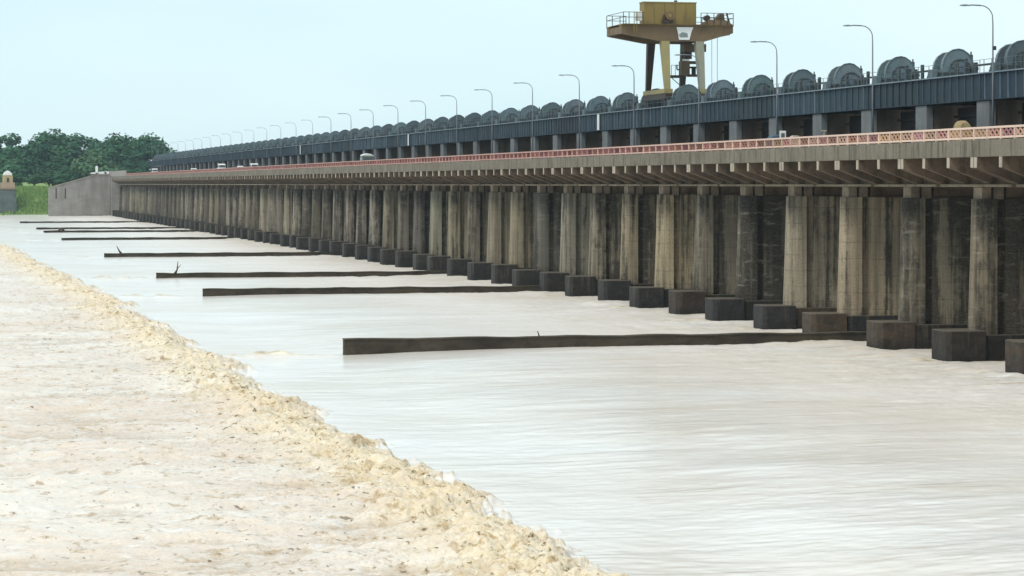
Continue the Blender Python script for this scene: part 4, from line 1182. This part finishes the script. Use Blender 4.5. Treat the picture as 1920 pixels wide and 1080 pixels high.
def place_car(px, d, L, W, Ht, body, lab, cat='car', roof=None):
    Zc = 4800*d/C_/(px+125); y = (Zc - d*S_)/C_
    t = thing(cat.replace(' ','_'), lab, cat, (d, y, 14.742), 'vehicles on the road')
    ps, wh = car_parts(L, W, Ht, body)
    for nm, me in ps:
        o = put(nm, me, t)
    for sx in (-1,1):
        for sy in (-1,1): put('wheel', wh, t, (sx*(W/2-0.1), sy*L*0.3, 0))
    if roof: put('tarpaulin', MB().prism([(-W/2+0.05,Ht-0.12),(-W/2+0.15,Ht+0.12),(-W*0.1,Ht+0.32),(W*0.2,Ht+0.22),(W/2-0.05,Ht-0.1)], 'y', -L*0.36, L*0.1).build('tarpaulin', M['white'], 0.08), t)
    return t
M['carwhite'] = mat_paint('white_car_paint', (0.75,0.76,0.76), (0.70,0.71,0.71), (0.5,0.48,0.44), 0.2, 0.3)
M['cargreen'] = mat_paint('dull_green_car_paint', (0.10,0.14,0.10), (0.13,0.16,0.12), (0.1,0.09,0.07), 0.3, 0.45)
place_car(688, 71.0, 4.2, 2.3, 2.05, M['cargreen'], 'dull green van with white rounded roof cover near the middle of the road', 'van', True)
place_car(415, 69.5, 4.6, 1.9, 2.25, M['carwhite'], 'white van on the road, right of the far white cars', 'van')
place_car(476, 68.5, 4.2, 1.8, 1.75, M['carwhite'], 'white car on the road, rightmost of the far white vehicles')
place_car(450, 69.5, 3.6, 1.5, 1.45, M['carwhite'], 'small white car showing a sliver between the white van and white car')
place_car(363, 69.0, 3.8, 1.7, 1.5, M['carwhite'], 'small white car low behind the railing, left of the white van')
place_car(290, 69.5, 4.2, 1.9, 2.2, M['carwhite'], 'white car near the far end of the road')
def road_y(px, d): return (4800*d/C_/(px+125) - d*S_)/C_
y = road_y(1468, 68.0)
t = thing('notice_board', 'small white framed board on a post behind the red railing', 'sign', (68.0, y, 14.742))
put('board', MB().box(-0.28,0.28,-0.04,0.04,0.9,1.62).build('board', M['white'], 0.03), t)
put('panel_face', MB().box(-0.15,0.15,-0.055,-0.043,1.05,1.42).build('panel_face', M['hoist']), t)
put('post', MB().box(-0.05,0.05,-0.03,0.03,0,0.9).build('post', M['lamp']), t)
y = road_y(1545, 70.0)
t = thing('marker_post', 'short white T-shaped post standing behind the red railing', 'post', (70.0, y, 14.742))
put('post', MB().box(-0.09,0.09,-0.09,0.09,0,1.45).build('post', M['pale'], 0.02), t)
put('cap', MB().box(-0.2,0.2,-0.12,0.12,1.452,1.6).build('cap', M['pale'], 0.02), t)
y = road_y(1452, 68.2)
b = MB().prism([(-0.7,0.0),(-0.65,0.9),(-0.3,1.3),(0.3,1.35),(0.65,0.95),(0.7,0)], 'y', -0.5, 0.5)
tag(put('tarpaulin_bundle', b.build('tarpaulin_bundle', mat_paint('dark_blue_tarpaulin', (0.03,0.075,0.12), (0.04,0.09,0.13), (0.05,0.06,0.07), 0.3, 0.6), 0.12), None, (68.2, y, 14.742)), 'dark blue tarpaulin bundle left of the small white board', 'bundle')
y = road_y(1490, 68.4)
tag(put('parcel', MB().prism([(-0.4,0),(-0.38,1.05),(-0.2,1.2),(0.3,1.2),(0.4,1.0),(0.4,0)], 'y', -0.3, 0.3).build('parcel', M['pale'], 0.06), None, (68.4, y, 14.742)), 'pale pinkish parcel showing above the railing right of the white board', 'parcel')
y = road_y(1804, 69.0)
M['straw'] = mat_conc('straw_sacking', (0.42,0.33,0.17), (0.33,0.26,0.14), (0.16,0.12,0.06), 0.6, 5.0, 3.0, 0.5)
t = thing('sack', 'rounded straw coloured sack heap above the railing near the right edge', 'sack', (69.0, y, 14.742))
pr = []
for i in range(13):
    a = math.pi - math.pi*i/12
    pr.append((0.6*math.cos(a)*(1+0.06*math.sin(i*2.1)), 0.5 + 1.12*math.sin(a)**0.8 if math.sin(a) > 1e-6 else 0.55))
s_ = put('sack_body', MB().prism([(-0.6,0)] + pr + [(0.6,0)], 'y', -0.5, 0.5, smooth=True).build('sack_body', M['straw'], 0.16), t)
